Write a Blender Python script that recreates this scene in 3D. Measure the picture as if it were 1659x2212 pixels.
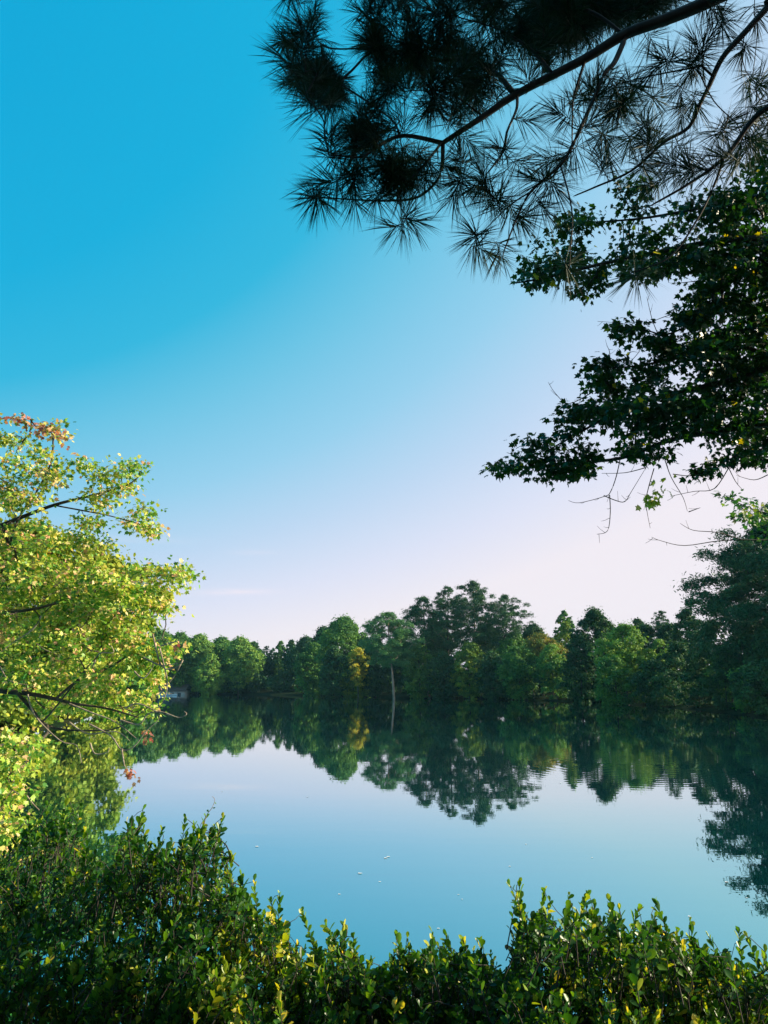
import bpy, math, random
import numpy as np
from math import radians, sin, cos, pi
from mathutils import Vector, Matrix

# ------------------------------------------------------------------ camera
scene = bpy.context.scene
for o in list(bpy.data.objects): bpy.data.objects.remove(o)
COL = scene.collection
FPX = 1597.0; CX = 829.5; CY = 1106.0; PITCH = math.atan(377 / 1597.0); CAMZ = 2.5
cam_d = bpy.data.cameras.new('camera'); cam = bpy.data.objects.new('camera', cam_d); COL.objects.link(cam)
cam.location = (0, 0, CAMZ); cam.rotation_euler = (pi / 2 + PITCH, 0, 0)
cam_d.sensor_fit = 'VERTICAL'; cam_d.sensor_height = 36; cam_d.lens = 36 * FPX / 2212
cam_d.clip_start = 0.05; cam_d.clip_end = 6000
scene.camera = cam
scene.view_settings.view_transform = 'Standard'; scene.view_settings.look = 'None'
scene.view_settings.exposure = 1.1; scene.view_settings.gamma = 1
EXP = 2 ** 1.1
SUN_AZ, SUN_EL = 84.0, 23.0      # azimuth measured from the view direction towards the right bank
sd = Vector((sin(radians(SUN_AZ)) * cos(radians(SUN_EL)), cos(radians(SUN_AZ)) * cos(radians(SUN_EL)), sin(radians(SUN_EL))))
sun_d = bpy.data.lights.new('sun', 'SUN'); sun = bpy.data.objects.new('sun', sun_d); COL.objects.link(sun)
sun_d.energy = 5.0; sun_d.angle = radians(0.5); sun_d.color = (1.0, 0.86, 0.62)
sun.rotation_euler = (-sd).to_track_quat('-Z', 'Y').to_euler(); sun.location = (60, 0, 40)

def lin(c):
    return tuple(((v / 255) / 12.92 if v / 255 <= .04045 else ((v / 255 + .055) / 1.055) ** 2.4) for v in c)

def nn(nt, typ, **kw):
    n = nt.nodes.new(typ)
    for k, v in kw.items(): setattr(n, k, v)
    return n
def mth(nt, op, a, b=None, c=None):
    n = nn(nt, 'ShaderNodeMath', operation=op)
    for i, v in enumerate((a, b, c)):
        if v is None: continue
        if isinstance(v, (int, float)): n.inputs[i].default_value = v
        else: nt.links.new(v, n.inputs[i])
    return n.outputs[0]

world = bpy.data.worlds.new('World'); scene.world = world; world.use_nodes = True
nt = world.node_tree; nt.nodes.clear()
W_STR = 0.12
sky = nn(nt, 'ShaderNodeTexSky', sky_type='NISHITA', sun_disc=False)
sky.sun_elevation = radians(SUN_EL); sky.sun_rotation = radians(SUN_AZ); sky.air_density = 1.2; sky.dust_density = 2.0
geo = nn(nt, 'ShaderNodeTexCoord'); sep = nn(nt, 'ShaderNodeSeparateXYZ'); nt.links.new(geo.outputs['Generated'], sep.inputs[0])
X_, Y_, Z_ = sep.outputs
t = mth(nt, 'MULTIPLY', X_, 0.235)
t = mth(nt, 'ADD', t, mth(nt, 'MULTIPLY', Z_, -1.565))
t = mth(nt, 'ADD', t, mth(nt, 'MULTIPLY', mth(nt, 'MULTIPLY', Z_, Z_), 0.62))
t = mth(nt, 'ADD', t, mth(nt, 'MULTIPLY', mth(nt, 'MULTIPLY', X_, Z_), 1.089))
t = mth(nt, 'ADD', t, 1.142)
ramp = nn(nt, 'ShaderNodeValToRGB'); nt.links.new(t, ramp.inputs[0])
STOPS = [(0.0, (10, 170, 219)), (0.22, (20, 176, 222)), (0.38, (50, 184, 224)), (0.5, (108, 197, 230)), (0.65, (150, 208, 238)),
         (0.78, (190, 216, 243)), (0.9, (222, 227, 247)), (1.0, (243, 236, 244))]
els = ramp.color_ramp.elements
while len(els) < len(STOPS): els.new(0.5)
for e, (p_, c_) in zip(els, STOPS):
    e.position = p_; l = lin(c_); e.color = (l[0], l[1], l[2], 1)
# thin cirrus wisps low in the sky
def wisp(az, el, wa, we, amp):
    a = mth(nt, 'ARCTAN2', X_, Y_)
    e_ = mth(nt, 'ARCSINE', Z_)
    da = mth(nt, 'DIVIDE', mth(nt, 'SUBTRACT', a, radians(az)), radians(wa))
    de = mth(nt, 'DIVIDE', mth(nt, 'SUBTRACT', e_, radians(el)), radians(we))
    # tilt
    de = mth(nt, 'ADD', de, mth(nt, 'MULTIPLY', da, -0.25))
    r2 = mth(nt, 'ADD', mth(nt, 'MULTIPLY', da, da), mth(nt, 'MULTIPLY', de, de))
    return mth(nt, 'MULTIPLY', mth(nt, 'EXPONENT', mth(nt, 'MULTIPLY', r2, -1.0)), amp)
def azel(px, py):
    d = Vector(((px - CX) / FPX, cos(PITCH) - sin(PITCH) * (CY - py) / FPX, sin(PITCH) + cos(PITCH) * (CY - py) / FPX)).normalized()
    return math.degrees(math.atan2(d.x, d.y)), math.degrees(math.asin(d.z))
w = None
for (px, py, wa, we, amp) in ((515, 1278, 2.4, .2, .60), (430, 1284, 2.6, .2, .13), (545, 1194, 1.6, .18, .18), (300, 1165, 3.4, .28, .14)):
    a_, e_ = azel(px, py); q = wisp(a_, e_, wa, we, amp)
    w = q if w is None else mth(nt, 'ADD', w, q)
cn = nn(nt, 'ShaderNodeTexNoise'); cn.inputs['Scale'].default_value = 30
mp = nn(nt, 'ShaderNodeMapping'); mp.inputs['Scale'].default_value = (1, 1, 9)
nt.links.new(geo.outputs['Generated'], mp.inputs[0]); nt.links.new(mp.outputs[0], cn.inputs['Vector'])
w = mth(nt, 'MULTIPLY', w, mth(nt, 'MULTIPLY', cn.outputs[0], 1.9))
wm = nn(nt, 'ShaderNodeMix', data_type='RGBA'); nt.links.new(w, wm.inputs[0]); nt.links.new(ramp.outputs[0], wm.inputs[6])
wm.inputs[7].default_value = (*lin((246, 236, 246)), 1)
sc_ = nn(nt, 'ShaderNodeMix', data_type='RGBA', blend_type='MULTIPLY'); sc_.inputs[0].default_value = 1
nt.links.new(wm.outputs[2], sc_.inputs[6]); k = 1.0 / (W_STR * EXP); sc_.inputs[7].default_value = (k, k, k, 1)
mixs = nn(nt, 'ShaderNodeMix', data_type='RGBA'); mixs.inputs[0].default_value = 0.02
nt.links.new(sc_.outputs[2], mixs.inputs[6]); nt.links.new(sky.outputs[0], mixs.inputs[7])
bg = nn(nt, 'ShaderNodeBackground'); bg.inputs[1].default_value = W_STR
nt.links.new(mixs.outputs[2], bg.inputs[0])
wo = nn(nt, 'ShaderNodeOutputWorld'); nt.links.new(bg.outputs[0], wo.inputs[0])
scene.cycles.max_bounces = 8; scene.cycles.transparent_max_bounces = 8
scene.cycles.diffuse_bounces = 3; scene.cycles.glossy_bounces = 3; scene.cycles.transmission_bounces = 3
scene.cycles.sample_clamp_indirect = 6

# ------------------------------------------------------------------ helpers
def P(px, py, D):
    """the world point seen at pixel (px,py) of a 1659x2212 picture, at ground distance D"""
    dx = (px - CX) / FPX; dy = (CY - py) / FPX
    d = np.array([dx, cos(PITCH) - sin(PITCH) * dy, sin(PITCH) + cos(PITCH) * dy])
    return np.array([0, 0, CAMZ]) + d * (D / d[1])
def XG(px, D, py=1483):
    return P(px, py, D)[0]

def norm(v):
    return v / np.maximum(np.linalg.norm(v, axis=-1, keepdims=True), 1e-9)

class MB:
    def __init__(s): s.v = []; s.f = []; s.t = []; s.n = 0
    def add(s, v, f, tint=0.5):
        """v (n,3); f (m,3) or (m,4) ints"""
        v = np.asarray(v, float); f = np.asarray(f, int)
        s.v.append(v); s.f.append(f + s.n); s.n += len(v)
        s.t.append(np.broadcast_to(np.asarray(tint, float), (len(f),)))
    def build(s, name, mat, parent=None, smooth=False):
        me = bpy.data.meshes.new(name)
        if s.v:
            V = np.concatenate(s.v)
            me.vertices.add(len(V)); me.vertices.foreach_set('co', V.astype(np.float32).ravel())
            lv = np.concatenate([f.ravel() for f in s.f]); tot = np.concatenate([np.full(len(f), f.shape[1]) for f in s.f])
            me.loops.add(len(lv)); me.loops.foreach_set('vertex_index', lv.astype(np.int32))
            me.polygons.add(len(tot)); st = np.concatenate([[0], np.cumsum(tot)[:-1]])
            me.polygons.foreach_set('loop_start', st.astype(np.int32))
            me.update(calc_edges=True)
            a = me.attributes.new('tint', 'FLOAT', 'FACE'); a.data.foreach_set('value', np.concatenate(s.t).astype(np.float32))
            if smooth: me.polygons.foreach_set('use_smooth', np.ones(len(tot), bool))
        me.materials.append(mat)
        o = bpy.data.objects.new(name, me); COL.objects.link(o)
        if parent is not None:
            o.parent = parent
            me.transform(Matrix.Translation(-parent.matrix_basis.translation))
        return o

def empty(name, loc, label, cat, group=None):
    o = bpy.data.objects.new(name, None); COL.objects.link(o); o.location = [float(x) for x in loc]; o.empty_display_size = .2
    o['label'] = label; o['category'] = cat
    if group: o['group'] = group
    return o
def struct(o, kind='structure'):
    o['kind'] = kind; return o

def tube(mb, pts, rad, sides=6, tint=0.5, cap=False):
    pts = np.asarray(pts, float); rad = np.asarray(rad, float); n = len(pts)
    if n < 2: return
    tg = np.gradient(pts, axis=0); tg = norm(tg)
    up = np.where(np.abs(tg[:, 2:3]) > .9, np.array([[1., 0, 0]]), np.array([[0, 0, 1.]]))
    a = norm(np.cross(tg, up)); b = np.cross(tg, a)
    an = np.linspace(0, 2 * pi, sides, endpoint=False)
    ring = pts[:, None] + rad[:, None, None] * (np.cos(an)[None, :, None] * a[:, None] + np.sin(an)[None, :, None] * b[:, None])
    i = np.arange(n - 1)[:, None] * sides; j = np.arange(sides)[None]; j2 = (j + 1) % sides
    F = np.stack([i + j, i + j2, i + sides + j2, i + sides + j], -1).reshape(-1, 4)
    mb.add(ring.reshape(-1, 3), F, tint)
    if cap:
        mb.add(np.vstack([ring[-1], pts[-1:]]), [[q, (q + 1) % sides, sides] for q in range(sides)], tint)

def instances(mb, tv, tf, pos, yd, nd, sc, tint):
    """stamp template leaf (tv,tf) at pos with long axis yd and normal nd"""
    yd = norm(yd); xd = norm(np.cross(yd, nd)); zd = np.cross(xd, yd)
    sc = np.asarray(sc).reshape(-1, 1, 1)
    V = pos[:, None] + sc * (tv[None, :, 0:1] * xd[:, None] + tv[None, :, 1:2] * yd[:, None] + tv[None, :, 2:3] * zd[:, None])
    k = len(tv); N = len(pos)
    F = (tf[None] + (np.arange(N) * k)[:, None, None]).reshape(-1, tf.shape[1])
    mb.add(V.reshape(-1, 3), F, np.repeat(tint, len(tf)))

def leaf_maple():
    r = [(0, 0, 0), (.20, .02, .02), (.48, .14, -.05), (.33, .30, .03), (.56, .60, -.08), (.24, .58, .03), (.13, .78, .0), (0, 1.05, -.10)]
    l = [(-x, y, z) for (x, y, z) in r[-2:0:-1]]
    o = r + l; V = np.array(o + [(0, .36, -.03)]); n = len(o)
    F = np.array([[i, (i + 1) % n, n] for i in range(n)])
    return V, F
def leaf_oval():
    V = np.array([(0, 0, 0), (.0, .5, -.03), (0, 1.0, -.06), (.14, .22, .04), (.29, .55, .06), (.23, .85, .03), (-.14, .22, .04), (-.29, .55, .06), (-.23, .85, .03)])
    F = np.array([[0, 3, 1], [3, 4, 1], [4, 5, 1], [5, 2, 1], [0, 1, 6], [6, 1, 7], [7, 1, 8], [8, 1, 2]])
    return V, F
def leaf_card():
    V = np.array([(0, -.5, 0), (.42, -.1, .12), (.25, .42, -.05), (-.08, .55, .1), (-.45, .05, -.04)])
    F = np.array([[0, 1, 2], [0, 2, 3], [0, 3, 4]])
    return V, F
def leaf_spike():
    V = np.array([(0, -.5, 0), (.16, -.1, .05), (0.03, .75, .0), (-.17, 0.05, -.04)])
    F = np.array([[0, 1, 2, 3]])
    return V, F
MAPLE, OVAL, CARD, SPIKE = leaf_maple(), leaf_oval(), leaf_card(), leaf_spike()

def rdir(rng, n):
    return norm(rng.normal(size=(n, 3)))

def grow(nodes, par, targets, seg=.3, sag=0.0, wob=.08, rng=None, pts0=None):
    """connect every target to the nearest point of the branch skeleton; returns nodes, parents, tips, dirs"""
    cap = len(nodes) + len(targets) * 40 + 10
    N = np.zeros((cap, 3)); N[:len(nodes)] = nodes; Pn = list(par); n = len(nodes)
    T = np.asarray(targets, float)
    d0 = np.min(np.linalg.norm(T[:, None] - np.asarray(nodes)[None], axis=2), axis=1)
    order = np.argsort(d0); tips = np.zeros(len(T), int); dirs = np.zeros((len(T), 3))
    for ti in order:
        t_ = T[ti]; dd = np.linalg.norm(N[:n] - t_, axis=1); j = int(np.argmin(dd)); L = dd[j]
        k = min(max(2, int(L / seg)), 14)
        pj = Pn[j]; pd = (N[j] - N[pj]) if pj >= 0 else np.zeros(3); pl = np.linalg.norm(pd)
        c = N[j] * .5 + t_ * .5 + (pd / pl * L * .25 if pl > 1e-6 else 0) + np.array([0, 0, -sag * L])
        c = c + rng.normal(size=3) * wob * L
        prev = j
        for q in range(1, k + 1):
            u = q / k; pnt = (1 - u) ** 2 * N[j] + 2 * u * (1 - u) * c + u * u * t_
            if q < k: pnt = pnt + rng.normal(size=3) * wob * L / k * .5
            N[n] = pnt; Pn.append(prev); prev = n; n += 1
        tips[ti] = prev
        v = N[prev] - N[Pn[prev]]; dirs[ti] = v / max(np.linalg.norm(v), 1e-6)
    return N[:n].copy(), Pn, tips, dirs

def skin(mb, N, Pn, r_tip=.003, ex=.5, rfix=None, rmax=9, minr=0):
    n = len(N); cnt = np.zeros(n); ch = [[] for _ in range(n)]
    for i in range(n):
        if Pn[i] >= 0: ch[Pn[i]].append(i)
    order = sorted(range(n), key=lambda i: -i)
    for i in order:
        if not ch[i]: cnt[i] = 1
        if Pn[i] >= 0: cnt[Pn[i]] += cnt[i]
    R = np.minimum(r_tip * cnt ** ex, rmax)
    if rfix is not None:
        for i, r in rfix.items(): R[i] = max(R[i], r) if r > 0 else R[i]
    used = [False] * n; stack = [(i, -1) for i in range(n) if Pn[i] < 0]
    while stack:
        i, p = stack.pop(); chain = [p] if p >= 0 else []
        cur = i
        while True:
            chain.append(cur)
            c = ch[cur]
            if not c: break
            m = max(c, key=lambda q: R[q] + cnt[q] * 1e-4)
            for q in c:
                if q != m: stack.append((q, cur))
            cur = m
        rr = R[chain].copy()
        if p >= 0: rr[0] = min(R[p], rr[1] * 1.25)
        if rr.max() < minr: continue
        rr[-1] *= .6
        tube(mb, N[chain], rr, 9 if rr.max() > .08 else 6 if rr.max() > .02 else 4)
    return R

def inpoly(px, py, poly):
    poly = np.asarray(poly, float); x, y = np.asarray(px, float), np.asarray(py, float); c = np.zeros(x.shape, bool); j = len(poly) - 1
    for i in range(len(poly)):
        xi, yi = poly[i]; xj, yj = poly[j]
        c ^= ((yi > y) != (yj > y)) & (x < (xj - xi) * (y - yi) / (yj - yi + 1e-12) + xi); j = i
    return c
def fill(rng, poly, n, D0, D1):
    """n points inside the outline, spread through the depth D0..D1"""
    poly = np.asarray(poly, float); lo, hi = poly.min(0), poly.max(0); out = []
    while len(out) < n:
        q = rng.uniform(lo, hi, size=(n * 2, 2)); q = q[inpoly(q[:, 0], q[:, 1], poly)]
        for a, b in q:
            out.append(P(a, b, rng.uniform(D0, D1)))
            if len(out) >= n: break
    return np.array(out)

def fillc(rng, poly, n, D0, D1, k, sp, fl=.6, slope=0.0):
    """like fill, but the points gather in k boughs of spread sp, flattened by fl"""
    poly = np.asarray(poly, float); lo, hi = poly.min(0), poly.max(0); C = []
    while len(C) < k:
        q = rng.uniform(lo, hi)
        if inpoly(q[:1], q[1:], poly)[0]: C.append((q[0], q[1], rng.uniform(D0, D1)))
    out = []
    while len(out) < n:
        c = C[rng.integers(k)]; g = rng.normal(size=3); x = c[0] + g[0] * sp; y = c[1] + g[1] * sp * fl + slope * g[0] * sp
        if inpoly(np.array([x]), np.array([y]), poly)[0]: out.append(P(x, y, c[2] + g[2] * sp * c[2] / FPX * .8))
    return out

# ------------------------------------------------------------------ materials
def newmat(name):
    m = bpy.data.materials.new(name); m.use_nodes = True; m.node_tree.nodes.clear(); return m, m.node_tree
def leafmat(name, stops, trans=.35, rough=.45, spec=.35, tcol=(1.5, 1.35, .5)):
    m, nt = newmat(name)
    at = nn(nt, 'ShaderNodeAttribute', attribute_name='tint')
    r = nn(nt, 'ShaderNodeValToRGB'); nt.links.new(at.outputs['Fac'], r.inputs[0]); e = r.color_ramp.elements
    while len(e) < len(stops): e.new(.5)
    for el, (p_, c_) in zip(e, stops): el.position = p_; el.color = (*c_, 1)
    b = nn(nt, 'ShaderNodeBsdfPrincipled'); b.inputs['Roughness'].default_value = rough; b.inputs['Specular IOR Level'].default_value = spec
    nt.links.new(r.outputs[0], b.inputs['Base Color'])
    tr = nn(nt, 'ShaderNodeBsdfTranslucent'); mu = nn(nt, 'ShaderNodeMix', data_type='RGBA', blend_type='MULTIPLY'); mu.inputs[0].default_value = 1
    nt.links.new(r.outputs[0], mu.inputs[6]); mu.inputs[7].default_value = (*tcol, 1); nt.links.new(mu.outputs[2], tr.inputs[0])
    mx = nn(nt, 'ShaderNodeMixShader'); mx.inputs[0].default_value = trans
    nt.links.new(b.outputs[0], mx.inputs[1]); nt.links.new(tr.outputs[0], mx.inputs[2])
    o = nn(nt, 'ShaderNodeOutputMaterial'); nt.links.new(mx.outputs[0], o.inputs[0]); return m
def barkmat(name, c1, c2, scale=12, bump=.5):
    m, nt = newmat(name)
    tc = nn(nt, 'ShaderNodeTexCoord'); mp = nn(nt, 'ShaderNodeMapping'); mp.inputs['Scale'].default_value = (1, 1, .25)
    nt.links.new(tc.outputs['Object'], mp.inputs[0])
    no = nn(nt, 'ShaderNodeTexNoise'); no.inputs['Scale'].default_value = scale; no.inputs['Detail'].default_value = 6; nt.links.new(mp.outputs[0], no.inputs['Vector'])
    r = nn(nt, 'ShaderNodeValToRGB'); r.color_ramp.elements[0].color = (*c1, 1); r.color_ramp.elements[1].color = (*c2, 1)
    r.color_ramp.elements[0].position = .35; r.color_ramp.elements[1].position = .65
    nt.links.new(no.outputs[0], r.inputs[0]); b = nn(nt, 'ShaderNodeBsdfPrincipled'); b.inputs['Roughness'].default_value = .85
    nt.links.new(r.outputs[0], b.inputs['Base Color'])
    bu = nn(nt, 'ShaderNodeBump'); bu.inputs['Strength'].default_value = bump; nt.links.new(no.outputs[0], bu.inputs['Height']); nt.links.new(bu.outputs[0], b.inputs['Normal'])
    o = nn(nt, 'ShaderNodeOutputMaterial'); nt.links.new(b.outputs[0], o.inputs[0]); return m
def plain(name, c, rough=.6, metal=0):
    m, nt = newmat(name); b = nn(nt, 'ShaderNodeBsdfPrincipled'); b.inputs['Roughness'].default_value = rough; b.inputs['Metallic'].default_value = metal
    no = nn(nt, 'ShaderNodeTexNoise'); no.inputs['Scale'].default_value = 6; tc = nn(nt, 'ShaderNodeTexCoord'); nt.links.new(tc.outputs['Object'], no.inputs['Vector'])
    r = nn(nt, 'ShaderNodeValToRGB'); r.color_ramp.elements[0].color = (*[q * .75 for q in c], 1); r.color_ramp.elements[1].color = (*[min(q * 1.15, .9) for q in c], 1)
    nt.links.new(no.outputs[0], r.inputs[0]); nt.links.new(r.outputs[0], b.inputs['Base Color'])
    o = nn(nt, 'ShaderNodeOutputMaterial'); nt.links.new(b.outputs[0], o.inputs[0]); return m

M = {}
M['bark'] = barkmat('bark', (.03, .022, .016), (.09, .07, .05))
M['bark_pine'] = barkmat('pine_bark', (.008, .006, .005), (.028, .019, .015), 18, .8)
M['bark_tall'] = barkmat('tall_pine_bark', (.22, .15, .11), (.38, .27, .19), 3)
M['bark_dark'] = barkmat('dark_bark', (.02, .017, .013), (.055, .045, .035))
M['bark_pale'] = barkmat('pale_twig_bark', (.16, .12, .09), (.40, .31, .23), 20)
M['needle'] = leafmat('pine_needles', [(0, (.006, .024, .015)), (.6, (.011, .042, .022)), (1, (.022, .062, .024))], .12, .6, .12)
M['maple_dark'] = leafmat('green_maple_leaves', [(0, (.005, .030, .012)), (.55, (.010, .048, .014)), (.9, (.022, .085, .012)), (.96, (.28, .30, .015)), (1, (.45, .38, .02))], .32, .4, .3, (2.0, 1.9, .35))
M['maple_sun'] = leafmat('yellowing_maple_leaves', [(0, (.06, .20, .03)), (.25, (.14, .34, .035)), (.5, (.33, .46, .045)), (.74, (.58, .56, .09)), (.88, (.80, .62, .30)), (1, (.72, .38, .22))], .32, .45, .4, (1.25, 1.2, .5))
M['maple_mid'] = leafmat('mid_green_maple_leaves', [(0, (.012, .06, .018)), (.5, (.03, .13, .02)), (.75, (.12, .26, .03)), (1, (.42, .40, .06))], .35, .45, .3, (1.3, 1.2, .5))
M['red'] = leafmat('red_maple_leaves', [(0, (.30, .08, .09)), (.45, (.46, .18, .13)), (.75, (.55, .36, .16)), (1, (.35, .38, .08))], .35, .5, .3, (1.3, .8, .6))
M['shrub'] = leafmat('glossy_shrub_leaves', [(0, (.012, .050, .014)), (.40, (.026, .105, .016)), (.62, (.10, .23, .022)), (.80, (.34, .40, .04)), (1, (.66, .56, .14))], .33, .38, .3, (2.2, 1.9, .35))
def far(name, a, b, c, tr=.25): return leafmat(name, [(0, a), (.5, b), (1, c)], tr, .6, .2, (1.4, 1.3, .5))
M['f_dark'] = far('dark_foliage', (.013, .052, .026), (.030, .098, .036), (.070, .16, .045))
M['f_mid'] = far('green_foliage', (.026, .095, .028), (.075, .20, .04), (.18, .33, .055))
M['f_lit'] = far('sun_painted_foliage', (.05, .15, .035), (.14, .29, .05), (.30, .42, .07))  # brighter greens carry the sunlight of the lit far trees in their colour
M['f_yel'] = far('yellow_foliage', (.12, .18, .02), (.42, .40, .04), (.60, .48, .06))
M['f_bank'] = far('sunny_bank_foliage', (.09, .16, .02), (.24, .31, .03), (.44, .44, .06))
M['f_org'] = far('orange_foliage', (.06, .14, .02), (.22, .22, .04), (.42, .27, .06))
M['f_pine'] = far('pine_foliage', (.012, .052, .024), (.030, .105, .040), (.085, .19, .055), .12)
M['f_pine2'] = far('sun_painted_pine_foliage', (.03, .11, .05), (.07, .20, .07), (.16, .32, .09), .15)  # paler copy of the pine greens, sun on the crown put into the colour
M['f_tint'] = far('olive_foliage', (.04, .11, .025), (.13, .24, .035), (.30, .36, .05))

# ------------------------------------------------------------------ setting: terrain, water
shore_px = [(165, 1560), (245, 1527), (285, 1512), (300, 1504), (330, 1500), (450, 1500), (560, 1501), (700, 1503), (800, 1505), (856, 1509), (905, 1508), (1000, 1509), (1200, 1514), (1330, 1519), (1420, 1525), (1520, 1534), (1600, 1543), (1659, 1552)]
def onwater(px, py):
    a = (py - 1483) ; dy = (CY - py) / FPX; dz = sin(PITCH) + cos(PITCH) * dy; yy = cos(PITCH) - sin(PITCH) * dy
    D = -CAMZ / dz * yy; return P(px, py, D)[:2]
LAKE = [(-10.5, 6.2), (-11, 10), (-13.5, 17), (-16.5, 24)] + [tuple(onwater(*q)) for q in shore_px] + [(32, 47), (27, 34), (19, 22), (13.5, 13), (9, 7.5), (5.5, 5.6), (2, 5.0), (-3, 5.1), (-9, 5.6)]
LK = np.array(LAKE)
def lake_dist(X, Y):
    """signed: positive on land"""
    d = np.full(X.shape, 1e9)
    for i in range(len(LK)):
        a, b = LK[i - 1], LK[i]; ab = b - a; tt = np.clip(((X - a[0]) * ab[0] + (Y - a[1]) * ab[1]) / (ab @ ab), 0, 1)
        d = np.minimum(d, np.hypot(X - a[0] - tt * ab[0], Y - a[1] - tt * ab[1]))
    ins = inpoly(X, Y, LK); return np.where(ins, -d, d)
def ground_z(X, Y):
    X = np.asarray(X, float); Y = np.asarray(Y, float); d = lake_dist(X, Y)
    land = .28 * (1 - np.exp(-np.maximum(d, 0) / .5)) + .9 * (1 - np.exp(-np.maximum(d, 0) / 9)) + np.maximum(d - 10, 0) * .012 * np.exp(-np.maximum(d, 0) / 900)
    land += .08 * np.sin(X * .9 + Y * .4) * np.minimum(np.maximum(d, 0) / 4, 1)
    land += 5.0 * (1 - np.exp(-np.maximum(d - 5, 0) / 22)) * np.clip((Y - 55) / 40, 0, 1)
    return np.where(d > 0, land, -np.minimum(1.8, -d * .35))
def gz(x, y): return float(ground_z(np.array([x]), np.array([y]))[0])

ax = np.concatenate([-np.geomspace(1500, 130, 16), np.linspace(-120, 100, 170), np.geomspace(110, 1500, 16)])
ay = np.concatenate([-np.geomspace(900, 14, 14), np.linspace(-10, 290, 230), np.geomspace(305, 1500, 16)])
GX, GY = np.meshgrid(ax, ay); GZ = ground_z(GX, GY)
mb = MB(); nx = len(ax); i = (np.arange(len(ay) - 1)[:, None] * nx + np.arange(nx - 1)[None]).ravel()
mb.add(np.stack([GX, GY, GZ], -1).reshape(-1, 3), np.stack([i, i + 1, i + nx + 1, i + nx], -1))
m, nt = newmat('lakeshore_ground')
tc = nn(nt, 'ShaderNodeTexCoord'); n1 = nn(nt, 'ShaderNodeTexNoise'); n1.inputs['Scale'].default_value = .35; n1.inputs['Detail'].default_value = 8; nt.links.new(tc.outputs['Object'], n1.inputs['Vector'])
r = nn(nt, 'ShaderNodeValToRGB'); r.color_ramp.elements[0].color = (.010, .022, .010, 1); r.color_ramp.elements[1].color = (.022, .028, .014, 1); r.color_ramp.elements[0].position = .42; r.color_ramp.elements[1].position = .6
nt.links.new(n1.outputs[0], r.inputs[0]); b = nn(nt, 'ShaderNodeBsdfPrincipled'); b.inputs['Roughness'].default_value = .95; b.inputs['Specular IOR Level'].default_value = 0; nt.links.new(r.outputs[0], b.inputs['Base Color'])
n2 = nn(nt, 'ShaderNodeTexNoise'); n2.inputs['Scale'].default_value = 9; nt.links.new(tc.outputs['Object'], n2.inputs['Vector'])
bu = nn(nt, 'ShaderNodeBump'); bu.inputs['Strength'].default_value = .8; nt.links.new(n2.outputs[0], bu.inputs['Height']); nt.links.new(bu.outputs[0], b.inputs['Normal'])
o = nn(nt, 'ShaderNodeOutputMaterial'); nt.links.new(b.outputs[0], o.inputs[0])
struct(mb.build('ground', m, smooth=True))

m, nt = newmat('lake_water')
geo = nn(nt, 'ShaderNodeNewGeometry'); sp = nn(nt, 'ShaderNodeSeparateXYZ'); nt.links.new(geo.outputs['Position'], sp.inputs[0])
mp = nn(nt, 'ShaderNodeMapping'); mp.inputs['Scale'].default_value = (.9, 2.2, 1); nt.links.new(geo.outputs['Position'], mp.inputs[0])
n1 = nn(nt, 'ShaderNodeTexNoise'); n1.inputs['Scale'].default_value = .8; n1.inputs['Detail'].default_value = 3; nt.links.new(mp.outputs[0], n1.inputs['Vector'])
# patches where a breath of wind roughens the surface
mp2 = nn(nt, 'ShaderNodeMapping'); mp2.inputs['Scale'].default_value = (.012, .045, 1); nt.links.new(geo.outputs['Position'], mp2.inputs[0])
n3 = nn(nt, 'ShaderNodeTexNoise'); n3.inputs['Scale'].default_value = 1.0; nt.links.new(mp2.outputs[0], n3.inputs['Vector'])
patch = mth(nt, 'MAXIMUM', mth(nt, 'MULTIPLY', mth(nt, 'SUBTRACT', n3.outputs[0], .47), 3.5), .25)
h = mth(nt, 'MULTIPLY', mth(nt, 'MULTIPLY', n1.outputs[0], patch), .0035)
# expanding rings of small ripples
def rings(x0, y0, rad, wl, amp):
    dx = mth(nt, 'SUBTRACT', sp.outputs[0], x0); dy = mth(nt, 'SUBTRACT', sp.outputs[1], y0)
    rr = mth(nt, 'SQRT', mth(nt, 'ADD', mth(nt, 'MULTIPLY', dx, dx), mth(nt, 'MULTIPLY', dy, dy)))
    env = mth(nt, 'EXPONENT', mth(nt, 'MULTIPLY', mth(nt, 'POWER', mth(nt, 'DIVIDE', rr, rad), 2), -1))
    return mth(nt, 'MULTIPLY', mth(nt, 'MULTIPLY', mth(nt, 'SINE', mth(nt, 'MULTIPLY', rr, 2 * pi / wl)), env), amp)
h = mth(nt, 'ADD', h, rings(8.2, 25.5, 4.6, .42, .0005))
h = mth(nt, 'ADD', h, rings(-22, 110, 26, 1.6, .0015))
bu = nn(nt, 'ShaderNodeBump'); bu.inputs['Strength'].default_value = 1; bu.inputs['Distance'].default_value = 1; nt.links.new(h, bu.inputs['Height'])
fr = nn(nt, 'ShaderNodeFresnel'); fr.inputs[0].default_value = 1.33; nt.links.new(bu.outputs[0], fr.inputs['Normal'])
fac = mth(nt, 'POWER', fr.outputs[0], .26)
tr_ = nn(nt, 'ShaderNodeValToRGB'); nt.links.new(fr.outputs[0], tr_.inputs[0]); e = tr_.color_ramp.elements
e[0].position = .10; e[0].color = (.26, .92, 1, 1); e[1].position = .62; e[1].color = (.93, .98, 1, 1)
q = e.new(.31); q.color = (.50, .91, 1, 1); q = e.new(.45); q.color = (.80, .95, 1, 1)
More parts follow.
